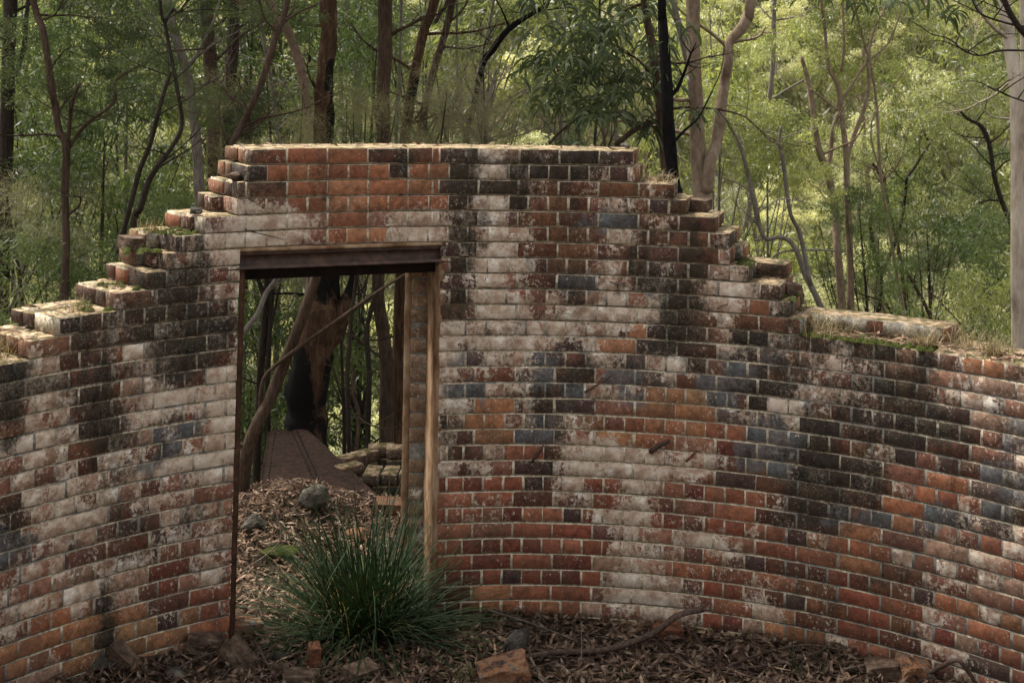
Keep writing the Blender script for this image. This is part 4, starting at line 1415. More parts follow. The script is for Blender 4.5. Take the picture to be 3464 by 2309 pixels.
traced('gum_tree', 'dark trunk at the left edge, forking near the top', 13,
       [[(4, 760, 30), (10, 500, 30), (14, 330, 30), (20, 130, 30), (24, 0, 30)], [(33, 175, 12), (55, 110, 11), (60, 40, 10), (64, 0, 9)]], M_BARK_DARK, 8, crown=WAT[0], csc=1.3, seed=1)
traced('gum_tree', 'pale brown leaning trunk with a long dark side branch', 11,
       [[(148, 700, 17), (152, 560, 17), (149, 440, 17), (152, 333, 18), (136, 300, 16), (121, 212, 15), (100, 76, 15), (76, 0, 15)],
        [(156, 345, 9), (180, 305, 9), (209, 276, 9), (240, 255, 8), (264, 228, 8), (268, 182, 8), (327, 148, 7), (376, 121, 6), (473, 112, 4)],
        [(155, 345, 9), (160, 280, 9), (170, 220, 8), (186, 190, 7)]], M_BARK_BROWN, 9, crown=CAS[0], csc=1.2, seed=2, sprays=[(50, 130, .5, WAT[0]), (300, 120, .4, WAT[1]), (205, 215, .35, WAT[2]), (180, 60, .4, WAT[1])])
traced('gum_tree', 'thin wavering dark double trunk above the left steps', 10,
       [[(300, 560, 15), (322, 480, 15), (340, 420, 13), (364, 379, 12), (400, 330, 10), (418, 285, 9), (409, 212, 9), (394, 136, 8), (379, 55, 8), (367, 0, 8)],
        [(280, 545, 12), (300, 470, 12), (318, 400, 12), (345, 330, 11), (362, 265, 10), (376, 215, 9), (392, 165, 8)],
        [(379, 55, 7), (398, 20, 6), (430, 2, 5)]], M_BARK_DARK, 8, crown=CAS[1], csc=1.0, seed=3, sprays=[(345, 180, .35, WAT[0]), (430, 20, .35, WAT[2]), (375, 500, .3, WAT[1])])
traced('gum_tree', 'curved grey brown trunk left of the wall top', 12,
       [[(460, 560, 24), (457, 435, 24), (455, 380, 22), (449, 303, 22), (440, 227, 22), (424, 152, 21), (406, 91, 20), (385, 0, 19)],
        [(422, 170, 8), (450, 130, 8), (480, 70, 7), (505, 0, 6)]], M_BARK_GREY, 9, crown=EUC[0], csc=1.4, seed=4, sprays=[(500, 40, .4, WAT[1]), (430, 230, .3, WAT[0])])
traced('gum_tree', 'straight dark trunk just left of the wall top', 14,
       [[(494, 520, 34), (491, 350, 32), (488, 242, 30), (482, 121, 30), (473, 0, 30)]], M_BARK_BROWN, 8, crown=WAT[1], csc=1.5, seed=5)
traced('gum_tree', 'second straight dark trunk beside the leaning branch', 15,
       [[(520, 480, 28), (521, 303, 26), (527, 212, 26), (536, 91, 26), (536, 0, 26)]], M_BARK_DARK, 7, crown=EUC[1], csc=1.4, seed=6)
traced('gum_tree', 'slim dark trunk leaning right over the left wall corner', 9.6,
       [[(520, 480, 15), (528, 350, 16), (545, 310, 16), (561, 278, 16), (600, 190, 16), (636, 76, 15), (661, 0, 14)],
        [(522, 330, 6), (508, 290, 5), (500, 240, 4)], [(532, 340, 6), (560, 300, 5), (610, 272, 4)]], M_BARK_BROWN, 10, crown=CAS[0], csc=.9, seed=7, sprays=[(600, 260, .3, WAT[2]), (500, 250, .25, WAT[0]), (640, 40, .35, WAT[1])])
traced('gum_tree', 'pinkish trunk bending down behind the wall top', 14,
       [[(716, 480, 24), (710, 300, 24), (705, 245, 23), (687, 144, 22), (659, 66, 21), (615, 0, 20)]], M_BARK_PINK, 5, crown=EUC[2], csc=1.3, seed=8)
def char9(x, y):
    if y > 560:
        a = 1 / (1 + math.exp(-((722 - x) + (y - 880) * .06) / 9.0)) * (1 / (1 + math.exp(-(y - 800) / 22.0)))
        b = 1 / (1 + math.exp(-(705 - y) / 16.0)) * .7
        c = 1 / (1 + math.exp(-(x - 744) / 5.0)) * .9 * (1 / (1 + math.exp(-(y - 810) / 12.0)))
        return min(1.0, max(a, b, c, .22, (y - 1010) / 60))
    return .8 if (y > 130 and x > 752) else .22
traced('burnt_gum_tree', 'thick fire-scarred trunk, black below and orange above, seen over the wall and through the doorway', 12.5,
       [[(706, 1120, 118), (704, 1000, 100), (702, 940, 92), (708, 868, 96), (722, 793, 86), (738, 740, 78), (748, 690, 66), (752, 640, 56), (752, 480, 44), (745, 290, 44), (742, 216, 46), (748, 144, 38), (756, 72, 38), (755, 0, 38)],
        [(742, 800, 44), (768, 765, 40), (790, 700, 30), (812, 640, 22), (822, 560, 18)]], M_BARK_SCORCH, 6, crown=EUC[0], csc=1.6, seed=9, char=char9, lump=.35)
traced('gum_tree', 'slim pale trunk between the scorched and the straight brown trunks', 18,
       [[(822, 420, 20), (820, 230, 19), (820, 130, 18), (808, 58, 17), (794, 0, 17)]], M_BARK_GREY, 4, crown=EUC[1], csc=1.5, seed=10)
traced('stringybark_tree', 'straight red brown stringy-barked trunk in the middle, also seen right in the doorway', 13,
       [[(894, 1150, 44), (890, 1050, 38), (887, 944, 34), (890, 853, 34), (880, 762, 30), (868, 656, 28), (878, 480, 30), (881, 326, 33), (881, 202, 32), (885, 115, 34), (884, 0, 33)]], M_BARK_BROWN, 5, crown=WAT[2], csc=1.5, seed=11)
traced('gum_tree', 'pinkish trunk with a burnt patch left of the top centre', 14,
       [[(925, 480, 28), (930, 326, 26), (938, 260, 25), (947, 202, 25), (960, 130, 24), (976, 63, 23), (999, 0, 23)]], M_BARK_SCORCH, 4, crown=EUC[2], csc=1.3, seed=12,
       char=lambda x, y: .8 if 185 < y < 240 and x > 942 else .15)
traced('gum_tree', 'brown forked trunk leaning right at the top centre', 15,
       [[(948, 480, 20), (961, 326, 19), (993, 173, 18), (1019, 87, 17), (1039, 0, 17)], [(1000, 52, 10), (1016, 22, 9), (1028, 0, 8)]], M_BARK_BROWN, 6, crown=EUC[0], csc=1.2, seed=13)
traced('gum_tree', 'short pale brown stem rising over the middle of the wall top', 12,
       [[(1112, 420, 15), (1116, 326, 15), (1117, 270, 12), (1125, 220, 9), (1140, 160, 6)], [(1118, 322, 5), (1150, 310, 5), (1190, 312, 4), (1240, 290, 3)]], M_BARK_GREY, 14, seed=14)
traced('dead_branch_tree', 'blackened leaning stem in the feathery foliage right of centre', 13,
       [[(1060, 420, 10), (1085, 260, 12), (1109, 150, 14), (1132, 115, 15), (1170, 66, 14), (1240, 20, 10), (1262, 0, 9)]], M_BARK_BURNT, 8, crown=CAS[1], csc=.9, seed=15)
traced('burnt_sapling', 'jet black burnt trunk right of the wall top', 9.3,
       [[(1556, 560, 32), (1546, 408, 30), (1538, 320, 29), (1534, 253, 28), (1528, 141, 27), (1522, 40, 22), (1520, 0, 19)], [(1545, 330, 8), (1572, 300, 6), (1606, 268, 4), (1640, 200, 3)]], M_BARK_BURNT, 1, seed=16, lump=.2, crown=WAT[0], csc=.8, ext=3.5)
traced('forked_gum_tree', 'tan gum trunk forking low, its right limb kinked near the top', 10.2,
       [[(1618, 640, 46), (1617, 480, 42), (1612, 430, 44), (1604, 366, 37), (1599, 253, 35), (1593, 141, 33), (1592, 0, 33)],
        [(1622, 440, 30), (1632, 370, 28), (1645, 330, 27), (1655, 253, 26), (1664, 190, 24), (1672, 150, 23), (1675, 100, 22), (1704, 64, 24), (1718, 30, 24), (1724, 0, 23)]], M_BARK_TAN, 4, crown=EUC[1], csc=1.4, seed=17, lump=.07, ext=4)
traced('gum_tree', 'slender pale stem directly behind the forked tan trunk', 13,
       [[(1612, 560, 20), (1606, 300, 18), (1582, 150, 18), (1560, 60, 16), (1548, 0, 15)]], M_BARK_GREY, 5, crown=EUC[2], csc=1.2, seed=18)
# acacia with the hanging sickle leaves
ac = traced('acacia_tree', 'acacia with dark sickle-shaped leaves hanging over the wall top', 9.8,
       [[(1532, 560, 18), (1520, 300, 18), (1503, 150, 19), (1494, 84, 20), (1480, 0, 20)], [(1478, 8, 9), (1440, 22, 7), (1400, 50, 6), (1330, 120, 5), (1280, 165, 4)],
        [(1413, 334, 12), (1458, 298, 13), (1503, 279, 12), (1530, 268, 10)],
        [(1392, 160, 4), (1430, 175, 5), (1470, 195, 5), (1512, 215, 5)],
        [(1262, 330, 7), (1290, 300, 6), (1330, 270, 4)]], M_BARK_BROWN, 6, seed=19, lump=.1)
def sickle(pts, seed, L=.155, W=.019):
    """drooping curved leaves in bunches"""
    r = random.Random(seed); V = []; Q = []
    for p in pts:
        az = r.uniform(0, 6.283); l = L * r.uniform(.65, 1.25); w = W * r.uniform(.7, 1.25)
        d = Vector((math.cos(az) * .8, math.sin(az) * .8, r.uniform(-.5, .5))).normalized()
        nrm = Vector((r.gauss(0, 1), r.gauss(0, 1), r.gauss(0, .3))); s = d.cross(nrm).normalized()
        q = Vector(p); b = len(V)
        for j in range(6):
            t_ = j / 5; ww = w * (math.sin(math.pi * (t_ * .92 + .04)) ** .7) / 2
            V += [tuple(q - s * ww), tuple(q + s * ww)]
            q = q + d * l / 5
            d = (d + Vector((0, 0, -.42))).normalized()
            s = (s - d * s.dot(d)).normalized()
        Q += [(b + 2 * j, b + 2 * j + 1, b + 2 * j + 3, b + 2 * j + 2) for j in range(5)]
    return V, Q
r_ = random.Random(77); pts = []
clus = [(1270, 120, 60, 70), (1300, 190, 60, 110), (1350, 110, 60, 80), (1360, 220, 60, 110), (1420, 80, 60, 80), (1430, 160, 60, 110), (1480, 60, 40, 50), (1290, 290, 45, 45),
        (1345, 300, 40, 40), (1440, 285, 38, 60), (1405, 245, 40, 45), (1520, 110, 40, 35), (1570, 90, 30, 20), (1560, 230, 30, 20), (1260, 240, 30, 30), (1330, 40, 60, 60), (1480, 240, 30, 25), (1500, 170, 40, 45), (1590, 270, 25, 14), (1400, 20, 60, 50), (1500, -10, 60, 50), (1290, 10, 60, 40), (1230, 60, 40, 30), (1250, 150, 35, 30)]
for (cx, cy, s, n) in clus:
    Yc = 9.7 + r_.uniform(-.45, .35)
    for _k in range(max(2, int(n / 9))):
        ux_, uy_ = cx + r_.gauss(0, s * .75), cy - 20 + r_.gauss(0, s * .7)
        for _ in range(11):
            pts.append(ud(ux_ + r_.gauss(0, 9), uy_ + r_.gauss(0, 11), Yc + r_.gauss(0, .07)))
V, Q = sickle(pts, 5)
co = mesh_np('crown', np.array(V) - np.array(ac.location), np.array(Q), L_ACA, parent=ac)
traced('gum_tree', 'twin-stemmed brown tree with pale forks standing behind the low right wall', 15,
       [[(1938, 780, 21), (1934, 703, 20), (1924, 582, 19), (1917, 478, 18), (1902, 402, 19), (1880, 340, 16), (1868, 260, 14), (1857, 190, 12), (1840, 130, 8)],
        [(1956, 760, 18), (1954, 703, 17), (1952, 582, 16), (1945, 443, 16), (1944, 360, 15), (1935, 280, 12), (1925, 200, 13), (1903, 150, 9), (1894, 60, 8), (1886, 0, 7)],
        [(1946, 360, 11), (1962, 310, 11), (1985, 250, 10), (1996, 190, 10), (1994, 130, 8), (2010, 60, 7), (2040, 0, 5)],
        [(1905, 395, 12), (1908, 340, 12), (1915, 290, 11), (1926, 262, 9)],
        [(1932, 235, 7), (1960, 190, 6), (1990, 145, 6), (2040, 100, 5), (2068, 30, 4), (2074, 0, 3)],
        [(1925, 255, 6), (1895, 230, 6), (1862, 205, 4)], [(1932, 165, 8), (1938, 110, 7), (1936, 0, 5)]], M_BARK_TAN, 3, crown=EUC[0], csc=1.1, seed=20, rel=.95, sprays=[(1990, 70, .55, EUC[0]), (1855, 110, .5, EUC[1]), (1895, 10, .6, EUC[2]), (2065, 30, .5, EUC[0]), (1925, 180, .35, EUC[1]), (2000, 170, .35, EUC[2])])
traced('gum_tree', 'bent brown tree whose trunk makes a sharp elbow over the right steps', 14,
       [[(1905, 790, 16), (1883, 700, 15), (1851, 634, 15), (1831, 580, 13), (1812, 552, 12), (1785, 545, 11), (1758, 548, 11), (1742, 510, 11), (1731, 460, 11), (1715, 390, 10), (1698, 330, 8), (1665, 270, 7)],
        [(1862, 655, 11), (1838, 540, 11), (1817, 495, 10), (1808, 443, 10), (1798, 370, 10), (1790, 330, 8), (1795, 290, 6)],
        [(1750, 549, 6), (1735, 553, 5)], [(1765, 600, 5), (1800, 578, 5), (1870, 574, 5), (1920, 576, 5)]], M_BARK_GREY, 5, seed=21, rel=.95, sprays=[(1795, 300, .5, EUC[0]), (1685, 290, .5, EUC[1]), (1745, 350, .4, EUC[2]), (1860, 420, .35, EUC[0])])
traced('gum_tree', 'crooked black-barked tree in the middle of the right background', 17,
       [[(2018, 790, 14), (2018, 707, 13), (2021, 634, 12), (2004, 565, 10), (2000, 506, 9), (2012, 480, 9), (2035, 443, 8), (2020, 400, 7), (2004, 375, 6)],
        [(2021, 634, 9), (2052, 565, 9), (2070, 506, 9), (2080, 440, 8), (2083, 409, 7), (2100, 385, 6), (2122, 350, 6), (2140, 320, 5)],
        [(2035, 440, 6), (2032, 410, 5), (2024, 388, 4)]], M_BARK_DARK, 7, seed=22, sprays=[(2125, 330, .55, EUC[1]), (2010, 370, .45, EUC[2]), (2075, 470, .4, EUC[0]), (2050, 640, .4, WAT[1])])
traced('gum_tree', 'thin brown pair of stems low at the right, behind the wall', 16,
       [[(2080, 800, 9), (2080, 715, 9), (2066, 582, 8), (2042, 478, 7), (2030, 400, 6)], [(2140, 790, 10), (2135, 722, 9), (2070, 600, 8), (2062, 560, 6)]], M_BARK_BROWN, 7, seed=23)
traced('gum_tree', 'slanting slim trunk right of the black-barked tree', 18,
       [[(2350, 720, 8), (2309, 672, 8), (2270, 589, 8), (2229, 520, 8), (2184, 437, 8), (2149, 360, 7), (2120, 300, 5)]], M_BARK_BROWN, 7, seed=24, sprays=[(2130, 290, .5, EUC[2]), (2240, 540, .4, EUC[0])])
traced('gum_tree', 'slender trunk rising left beside the pale gum', 15,
       [[(2345, 640, 12), (2330, 540, 11), (2300, 460, 11), (2283, 400, 10), (2272, 330, 10), (2255, 290, 9), (2225, 275, 7), (2200, 250, 5)], [(2296, 462, 6), (2270, 460, 5), (2242, 470, 4)]], M_BARK_DARK, 8, seed=25, sprays=[(2225, 235, .55, EUC[0]), (2285, 400, .45, WAT[1]), (2250, 450, .4, EUC[1])])
traced('pale_gum_tree', 'smooth pale grey gum trunk at the right edge of the picture', 9.2,
       [[(2345, 900, 36), (2341, 786, 34), (2339, 651, 33), (2338, 513, 32), (2338, 360, 32), (2334, 212, 31), (2322, 121, 29), (2315, 61, 28), (2306, 0, 27)]], M_BARK_PALE, 2, crown=EUC[1], csc=1.6, seed=26, lump=.05, ext=4)
traced('pale_gum_tree', 'second whitish gum stem just behind the smooth pale trunk', 10,
       [[(2362, 900, 24), (2358, 600, 22), (2356, 300, 20), (2352, 80, 18), (2350, 0, 17)]], M_BARK_PALE, 2, crown=EUC[0], csc=1.3, seed=27, lump=.05)
# through the doorway
traced('leaning_tree', 'rough leaning trunk close behind the left side of the doorway', 8.6,
       [[(549, 1292, 42), (551, 1200, 40), (556, 1120, 38), (563, 1060, 34), (585, 985, 30), (621, 914, 28), (645, 853, 27), (687, 747, 26), (724, 641, 25), (770, 520, 22)],
        [(597, 940, 10), (606, 869, 9), (657, 820, 9), (710, 780, 9), (763, 744, 9), (869, 669, 7), (935, 628, 6)]], M_BARK_BROWN, 1, seed=28, lump=.2, notop=True)
traced('gum_tree', 'grey slanting trunk in the upper left of the doorway view', 11,
       [[(530, 860, 12), (554, 775, 12), (590, 723, 12), (612, 672, 11), (635, 638, 10), (670, 560, 9)]], M_BARK_GREY, 4, seed=29, notop=True)
traced('gum_tree', 'dim brown trunk behind the leaning one in the doorway', 13,
       [[(590, 1050, 18), (597, 884, 18), (606, 763, 17), (614, 650, 16), (618, 560, 14)]], M_BARK_DARK, 3, seed=30, notop=True)
traced('gum_tree', 'thin dark curving trunk left of the stringybark in the doorway', 12,
       [[(848, 1120, 13), (845, 1035, 12), (848, 853, 12), (842, 762, 12), (856, 700, 11), (866, 656, 10), (880, 560, 9)]], M_BARK_DARK, 4, seed=31, notop=True)
traced('gum_tree', 'thin crooked stem beside the burnt trunk in the doorway', 11.5,
       [[(818, 1120, 9), (818, 1044, 9), (824, 954, 9), (810, 900, 8), (812, 850, 6)], [(824, 958, 5), (850, 975, 4), (890, 985, 3), (920, 975, 2)]], M_BARK_BROWN, 4, seed=32, notop=True)

rs = random.Random(12)
for i in range(34):
    xd = rs.uniform(0, 1500) if i < 31 else rs.uniform(1600, 2330)
    Y = rs.uniform(15, 27); w = rs.uniform(5, 13); lean = rs.gauss(0, 70)
    st = [(xd, 820, w * 1.2), (xd + lean * .3, 600, w * 1.1), (xd + lean * .6 + rs.gauss(0, 12), 400, w), (xd + lean * .8 + rs.gauss(0, 14), 200, w * .9), (xd + lean + rs.gauss(0, 10), 0, w * .8)]
    sd = [(st[2][0], st[2][1], w * .6), (st[2][0] + rs.gauss(0, 40), 280, w * .5), (st[2][0] + rs.gauss(0, 80), 150, w * .3)]
    e_ = traced('slim_sapling', 'slim bare sapling trunk in the shaded wood behind the ruin', Y, [st, sd], rs.choice([M_BARK_BROWN, M_BARK_GREY, M_BARK_DARK, M_BARK_TAN]), 6, seed=600 + i)
    e_['group'] = 'slim saplings in the wood behind the ruin'

# branch overhanging the top right corner with a few large sickle leaves
ob_ = empty('overhanging_branch', ud(2352, 80, 7.0), 'dark twiggy branch with sickle leaves hanging in the top right corner', 'branch')
OO = Vector(ob_.location); g_ = Geo()
brs = [[(2420, 150, 16), (2352, 76, 15), (2330, 48, 14), (2306, 0, 12), (2290, -60, 10)], [(2352, 62, 6), (2300, 50, 5), (2250, 30, 4), (2230, -10, 3)],
       [(2380, 118, 5), (2300, 116, 5), (2250, 128, 4), (2210, 115, 3), (2196, 98, 2)], [(2390, 250, 5), (2352, 233, 4), (2310, 218, 3), (2290, 205, 2)]]
for st in brs:
    P = [ud(x, y, 7.0) - OO for (x, y, w) in st]; tube(g_, P, [w * DS / FP * 7 / 2 for (x, y, w) in st], 6, 4, .1)
    sp, sr_ = smooth_path(P, [.004] * len(P), 3); twigs(g_, sp, sr_, random.Random(3), 5, L=(.15, .4))
g_.build('branch', M_BARK_DARK, parent=ob_, smooth=True)
pts = []
for (cx, cy, s, n) in [(1950, 10, 22, 16), (2030, 12, 22, 16), (2000, 28, 25, 12), (2100, 6, 25, 14), (2165, 50, 18, 10), (2190, 55, 14, 6), (2240, 14, 30, 10), (1900, -5, 30, 14), (2130, -8, 30, 16)]:
    for _ in range(n): pts.append(ud(cx + r_.gauss(0, s), cy - 22 + r_.gauss(0, s * .5), 7.2 + r_.gauss(0, .12)))
V, Q = sickle(pts, 9, L=.12, W=.016)
mesh_np('leaf', np.array(V) - np.array(OO), np.array(Q), L_ACA, parent=ob_)['kind'] = 'stuff'
for (x0, x1_) in ((2330, 1880),):
    g_ = Geo(); P = [ud(x, y, 7.2) - OO for (x, y) in ((2330, -30), (2230, -42), (2100, -30), (2000, -30), (1880, -24))]
    tube(g_, P, [.012, .010, .008, .006, .003], 5, 4); g_.build('branch', M_BARK_DARK, parent=ob_, smooth=True)

# ------------------------------------------------------------------ the big tussock in the doorway
tu = ground_at(1240, 2140)
tuo = empty('grass_tussock', (tu.x, tu.y, tu.z - .02), 'large dark green strappy grass tussock growing in front of the doorway', 'grass')
def tussock(n, seed, Lm, mat, w=.0055, dead=False):
    r = random.Random(seed); V = []; Q = []
    for i in range(n):
        az = r.uniform(0, 6.283); t0 = (r.random() ** .62) * 1.45 * (1.0 if not dead else 1.3)
        l = Lm * r.uniform(.55, 1.12)
        b = Vector((r.gauss(0, .085), r.gauss(0, .06), 0)) + Vector((math.cos(az), math.sin(az), 0)) * .05
        d = Vector((math.cos(az) * math.sin(t0), math.sin(az) * math.sin(t0), math.cos(t0)))
        side = Vector((-math.sin(az), math.cos(az), 0)); tw = r.uniform(-.8, .8)
        side = (side * math.cos(tw) + Vector((0, 0, 1)).cross(side).normalized() * math.sin(tw) * .6).normalized()
        k = 9; p = b.copy(); s = len(V); g0 = r.uniform(.5, 1.7)
        kink = r.randrange(4, 8) if r.random() < .16 else -1
        for j in range(k):
            t_ = j / (k - 1); ww = w * r.uniform(.95, 1.05) * (1 - t_ ** 2.2 * .92)
            V += [tuple(p - side * ww / 2 * 1.0), tuple(p + d.cross(side) * ww * .16), tuple(p + side * ww / 2)]
            p = p + d * (l / (k - 1))
            dr = (.02 + .13 * t_) * g0
            d = (d + Vector((math.cos(az) * .02, math.sin(az) * .02, -dr))).normalized()
            if j == kink: d = (d + Vector((math.cos(az) * .5, math.sin(az) * .5, -1.3))).normalized()
        for j in range(k - 1):
            a = s + 3 * j
            Q += [(a, a + 1, a + 4, a + 3), (a + 1, a + 2, a + 5, a + 4)]
    return np.array(V), np.array(Q)
V, Q = tussock(1050, 12, .81, L_LOM, w=.0115); mesh_np('blades', V, Q, L_LOM, parent=tuo)['kind'] = 'stuff'
V, Q = tussock(150, 13, .62, L_DRY, .005, True); o = mesh_np('dead_blades', V, Q, L_DRY, parent=tuo); o['kind'] = 'stuff'; o['label'] = 'dead straw-coloured blades at the base'

# ------------------------------------------------------------------ leaf litter, twigs, rubble
rl = np.random.default_rng(8)
def ring_ok(x, y, m_=.05):
    q = np.hypot(x - XC, y - YC); a = np.arctan2(x - XC, y - YC)
    inside = q < R - .02
    return inside
n1 = 11000
x = rl.uniform(-2.9, 3.1, n1); y = rl.uniform(5.2, 7.25, n1)
k = ring_ok(x, y); x, y = x[k], y[k]
z = hgt(x, y) + .004 + rl.random(len(x)) ** 2 * .035
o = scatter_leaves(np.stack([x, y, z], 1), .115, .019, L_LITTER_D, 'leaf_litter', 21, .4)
tag(o, 'dry brown gum leaves and bark strips covering the floor of the ruin', 'leaves', kind='stuff')
for (nn_, L_, W_, sd_, lab_) in ((700, .24, .011, 23, 'long thin bark strips lying among the leaves of the ruin floor'), (4500, .05, .022, 24, 'crumbled leaf fragments on the ruin floor')):
    x = rl.uniform(-2.9, 3.1, nn_); y = rl.uniform(5.2, 7.25, nn_)
    k = ring_ok(x, y) & (np.hypot(x - XC, y - YC) < R - L_ * .6); x, y = x[k], y[k]
    z = hgt(x, y) + .012 + rl.random(len(x)) ** 2 * .03
    o = scatter_leaves(np.stack([x, y, z], 1), L_, W_, L_LITTER if L_ > .1 else L_LITTER_D, 'leaf_litter', sd_, .22)
    tag(o, lab_, 'leaves', kind='stuff')
xo = rl.uniform(-5, 5.5, 5000); yo = rl.uniform(3.5, 9.5, 5000)
qo = np.hypot(xo - XC, yo - YC); ko = (qo > R + .5) & ~((xo > -2.4) & (xo < .8) & (yo > 6.9))
xo, yo = xo[ko], yo[ko]
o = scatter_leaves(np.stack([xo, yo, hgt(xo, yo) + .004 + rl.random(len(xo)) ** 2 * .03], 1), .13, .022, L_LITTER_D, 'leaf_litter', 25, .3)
tag(o, 'fallen leaves on the ground outside the curved wall', 'leaves', kind='stuff')
n2 = 16000
x = rl.uniform(-2.4, .8, n2); y = rl.uniform(6.95, 9.75, n2)
q = np.hypot(x - XC, y - YC); a = np.arctan2(x - XC, y - YC)
k = (q > R + .45) | ((a > -.50) & (a < -.235)); x, y = x[k], y[k]
z = hgt(x, y) + .004 + rl.random(len(x)) ** 2 * .05
hop_pl = lambda X, Yq: 0
o = scatter_leaves(np.stack([x, y, z], 1), .085, .013, L_LITTER, 'leaf_litter', 22, .35)
tag(o, 'pale dry leaves carpeting the ground beyond the doorway', 'leaves', kind='stuff')
# twigs among the litter, one mass
g_ = Geo(); rr = random.Random(4)
for _ in range(620):
    if rr.random() < .72: x0, y0 = rr.uniform(-2.6, 2.9), rr.uniform(5.3, 7.0)
    else: x0, y0 = rr.uniform(-2.0, .2), rr.uniform(7.1, 9.4)
    if y0 < 7.0 and not ring_ok(x0, y0): continue
    az = rr.uniform(0, 6.283); l = rr.uniform(.06, .5); P = []
    for j in range(4):
        xx, yy = x0 + math.cos(az) * l * j / 3, y0 + math.sin(az) * l * j / 3
        if y0 < 7.0 and math.hypot(xx - XC, yy - YC) > R - .02: break
        az += rr.gauss(0, .2)
        P.append((xx, yy, hz(xx, yy) + .02 + rr.uniform(0, .03)))
    if len(P) > 2:
        r0 = rr.uniform(.0015, .0045); tube(g_, P, [r0] * len(P), 4, 2)
o = g_.build('twig_litter', M_STICK, smooth=True); tag(o, 'thin fallen twigs scattered among the leaves', 'twigs', kind='stuff')

def stick(label, pts, r0, r1, mat=M_STICK, h=.03, cat='stick', name='fallen_stick', forks=0, seed=0):
    """pts: (px, py, height above ground)"""
    P = []
    for (px, py, hh) in pts:
        p = ground_at(px, py + hh * 640); p.z += hh
        P.append(p)
    n = len(P); O = Vector((P[0].x, P[0].y, hz(P[0].x, P[0].y)))
    g_ = Geo(); tube(g_, [p - O for p in P], [r0 + (r1 - r0) * i / (n - 1) for i in range(n)], 7, 5, .25)
    rr = random.Random(seed)
    for _ in range(forks):
        i = rr.randrange(1, n - 1); a = P[i] - O
        b = a + Vector((rr.uniform(-.2, .2), rr.uniform(-.1, .1), rr.uniform(-.02, .06)))
        tube(g_, [a, a.lerp(b, .5) + Vector((0, 0, .01)), b], [r0 * .4, r0 * .3, r0 * .15], 4, 3)
    o = g_.build(name, mat, smooth=True, loc=O); tag(o, label, cat)
stick('long dark branch lying up against the foot of the right wall', [(1700, 2240, .03), (1790, 2220, .04), (1882, 2206, .05), (2031, 2200, .06), (2137, 2172, .08), (2214, 2138, .12), (2286, 2084, .18), (2375, 2057, .20)], .013, .017, forks=3, seed=1)
stick('thin pale stick crossing the litter beside the tussock', [(1650, 2060, .10), (1760, 2095, .06), (1860, 2130, .05), (1990, 2185, .03)], .005, .004, M_TWIG, forks=2, seed=2)
stick('upright thin dry stem in the litter', [(1968, 2270, .0), (1966, 2190, .10), (1963, 2110, .20)], .0025, .002, M_TWIG, seed=3)
stick('short hooked stick near the bottom edge', [(1795, 2225, .04), (1815, 2265, .03), (1850, 2305, .02)], .008, .006, M_TWIG, seed=4)
stick('long thin bark strip at the lower right', [(2440, 2265, .03), (2560, 2215, .04), (2720, 2180, .05), (2860, 2200, .04)], .007, .004, forks=2, seed=5)
stick('second bark strip below the first at lower right', [(2400, 2262, .02), (2600, 2250, .03), (2750, 2210, .05), (2800, 2185, .06)], .008, .004, seed=6)
stick('bent dark branch forming a peak at the lower right corner', [(3090, 2300, .02), (3170, 2262, .08), (3236, 2238, .14), (3275, 2275, .08), (3300, 2309, .02)], .013, .009, seed=7)
stick('pale stick with a torn end at lower right', [(2850, 2265, .04), (2900, 2255, .05), (2955, 2243, .07)], .007, .008, M_TWIG, seed=8)
stick('thin pale branch leaning in from the doorway over the leaves', [(790, 1945, .02), (860, 1900, .06), (915, 1855, .12), (950, 1800, .18), (925, 1690, .30)], .006, .003, M_TWIG, seed=9, forks=1)
stick('dark twig lying beside the mossy stone outside the door', [(1100, 1698, .03), (1160, 1707, .03), (1230, 1722, .03)], .006, .004, seed=10)
stick('brown bark strip among the rubble at lower left', [(860, 2170, .08), (880, 2200, .07), (905, 2250, .03), (925, 2275, .02)], .009, .007, M_FRAG_D, seed=11)
stick('two-pronged dry stick in front of the left rubble', [(560, 2300, .03), (620, 2250, .05), (700, 2215, .05), (760, 2200, .04)], .007, .004, forks=2, seed=12)

def gr(px, py): return ground_at(px, py)
rock('conglomerate_block', 'orange and grey conglomerate block at the bottom edge right of the tussock', 'stone', gr(1705, 2315), (.125, .075, .07), M_STONE_O, 51, (.1, -.25, .15), box=True, sink=.35)
rock('stone', 'dark grey stone leaning in the leaves right of the tussock', 'stone', gr(1745, 2215), (.055, .05, .10), M_STONE, 52, (.2, .5, .4), sink=.35)
rock('brick_fragment', 'orange red brick fragment under the long dark branch', 'brick', gr(2258, 2148), (.075, .05, .032), M_FRAG, 53, (.1, .1, .2), box=True, sink=.3)
rock('brick_fragment', 'broken brick with white edge near the lower right corner', 'brick', gr(3090, 2300), (.085, .06, .055), M_STONE_O, 54, (.1, .3, .2), box=True, sink=.3)
rock('brick_fragment', 'dark mossy brick half beside the white-edged broken brick', 'brick', gr(2985, 2290), (.08, .06, .05), M_FRAG_D, 55, (.1, -.2, -.2), box=True, sink=.35)
rock('brick_fragment', 'upright brick standing in the litter below the tussock', 'brick', gr(1057, 2258), (.032, .045, .07), M_FRAG, 56, (.05, .08, .3), box=True, sink=.35)
rock('brick_fragment', 'flat red brick in the bottom left rubble below the upright brick', 'brick', gr(1020, 2305), (.09, .05, .03), M_FRAG_D, 57, (.05, .05, .1), box=True, sink=.4)
rock('brick_fragment', 'sloping grey brick leaning right in the left rubble', 'brick', gr(815, 2255), (.11, .055, .040), M_FRAG_D, 58, (.15, .75, -.25), box=True, sink=.1)
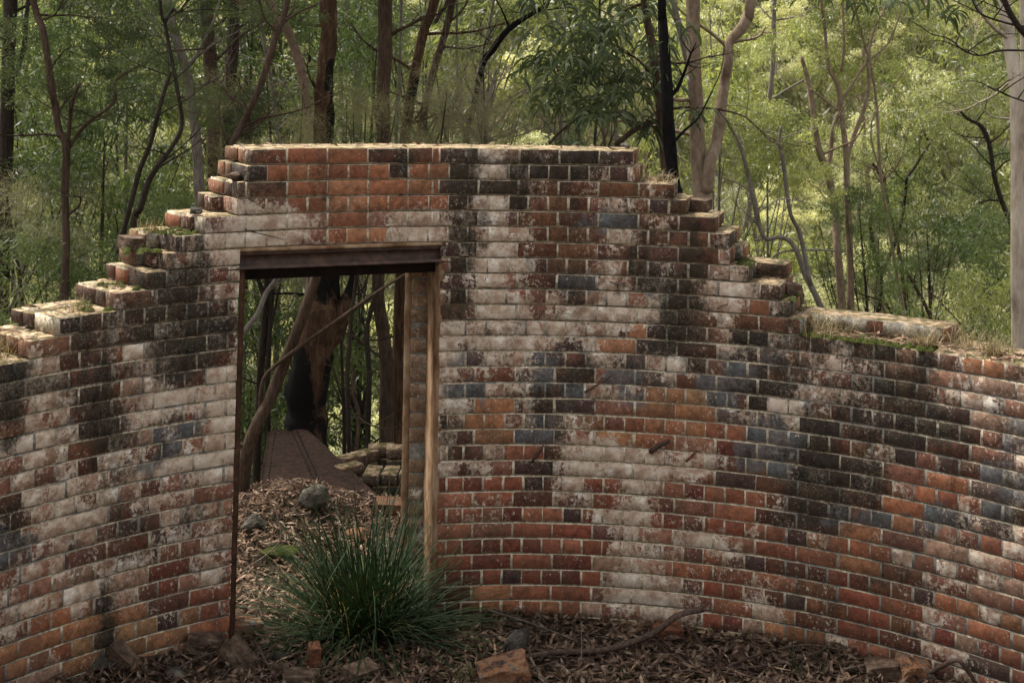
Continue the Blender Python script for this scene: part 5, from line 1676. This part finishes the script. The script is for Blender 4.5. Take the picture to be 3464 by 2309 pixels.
rock('brick_fragment', 'dirty brick lying flat against the left door pier', 'brick', gr(690, 2190), (.09, .055, .04), M_FRAG_D, 59, (.1, .2, .25), box=True, sink=.3)
rock('brick_fragment', 'pale brown brick on the ground under the left door edge', 'brick', gr(815, 2140), (.10, .055, .040), M_STONE_O, 60, (.1, .1, .5), box=True, sink=.3)
rock('brick_fragment', 'long dark brick slanting down at the foot of the left wall', 'brick', gr(430, 2255), (.11, .04, .035), M_FRAG_D, 61, (.2, .65, -.2), box=True, sink=.1)
rock('stone', 'blackish stone against the foot of the left wall', 'stone', gr(340, 2262), (.08, .05, .04), M_STONE, 62, (0, .1, .3), sink=.4)
rock('stone', 'small grey stone left of the upright brick', 'stone', gr(940, 2235), (.045, .04, .035), M_STONE, 63, sink=.3)
rock('stone', 'stone in the bottom left corner rubble among bark', 'stone', gr(600, 2290), (.06, .05, .035), M_STONE, 64, sink=.35)
rock('brick_fragment', 'buried brick corner right of the flat red brick', 'brick', gr(1220, 2290), (.09, .05, .035), M_FRAG_D, 65, (.2, .1, .9), box=True, sink=.4)
rock('stone', 'lichen-covered round stone on the leaves beyond the doorway', 'stone', gr(1062, 1712), (.12, .09, .085), M_STONE, 66, (0, 0, .2), sink=.3)
rock('brick_fragment', 'pinkish stone by the foot of the pale post outside the door', 'brick', gr(1320, 1735), (.10, .07, .05), M_STONE_O, 67, (.1, .1, .2), box=True, sink=.3)
rock('stone', 'mossy flat rock left in the leaves beyond the doorway', 'stone', gr(950, 1880), (.12, .08, .04), M_MOSS, 68, (0, 0, .2), sink=.4)
rock('stone', 'rounded pinkish stone half hidden behind the tussock', 'stone', gr(1210, 1825), (.09, .07, .045), M_STONE_O, 69, (0, 0, .2), sink=.35)
rock('stone', 'shadowed stone at the foot of the leaning tree', 'stone', gr(860, 1790), (.08, .07, .055), M_STONE, 70, sink=.3)
rr = random.Random(31)
for i in range(26):
    x0 = rr.uniform(-2.3, .2); y0 = rr.uniform(5.6, 6.6)
    if i > 17: x0 = rr.uniform(.6, 2.6); y0 = rr.uniform(5.7, 6.4)
    if not ring_ok(x0, y0) or math.hypot(x0 - XC, y0 - YC) > R - .15: continue
    rock('rubble_piece', 'small chunk of brick or mortar half sunk in the litter inside the ruin', 'rubble', (x0, y0, hz(x0, y0)), (rr.uniform(.02, .055), rr.uniform(.02, .04), rr.uniform(.014, .03)), rr.choice([M_FRAG_D, M_STONE, M_FRAG_D, M_STONE_O]), 100 + i, box=rr.random() < .6, group='small rubble on the floor of the ruin', sub=2)
for (px, py, n, L, lab) in ((2690, 2290, 14, .30, 'few green grass blades by the bark strips at lower right'), (1560, 2300, 40, .10, 'low green weeds at the bottom edge beside the conglomerate block'),
                            (2100, 2290, 26, .07, 'tiny green seedlings in the litter under the long branch'), (60, 2300, 16, .22, 'green blades at the bottom left corner by the wall')):
    p = gr(px, py); tuft('grass_tuft', lab, (p.x, p.y, p.z), n, L, .05, L_LOM if n < 20 else L_EUC, px, w=.003, droop=.4)
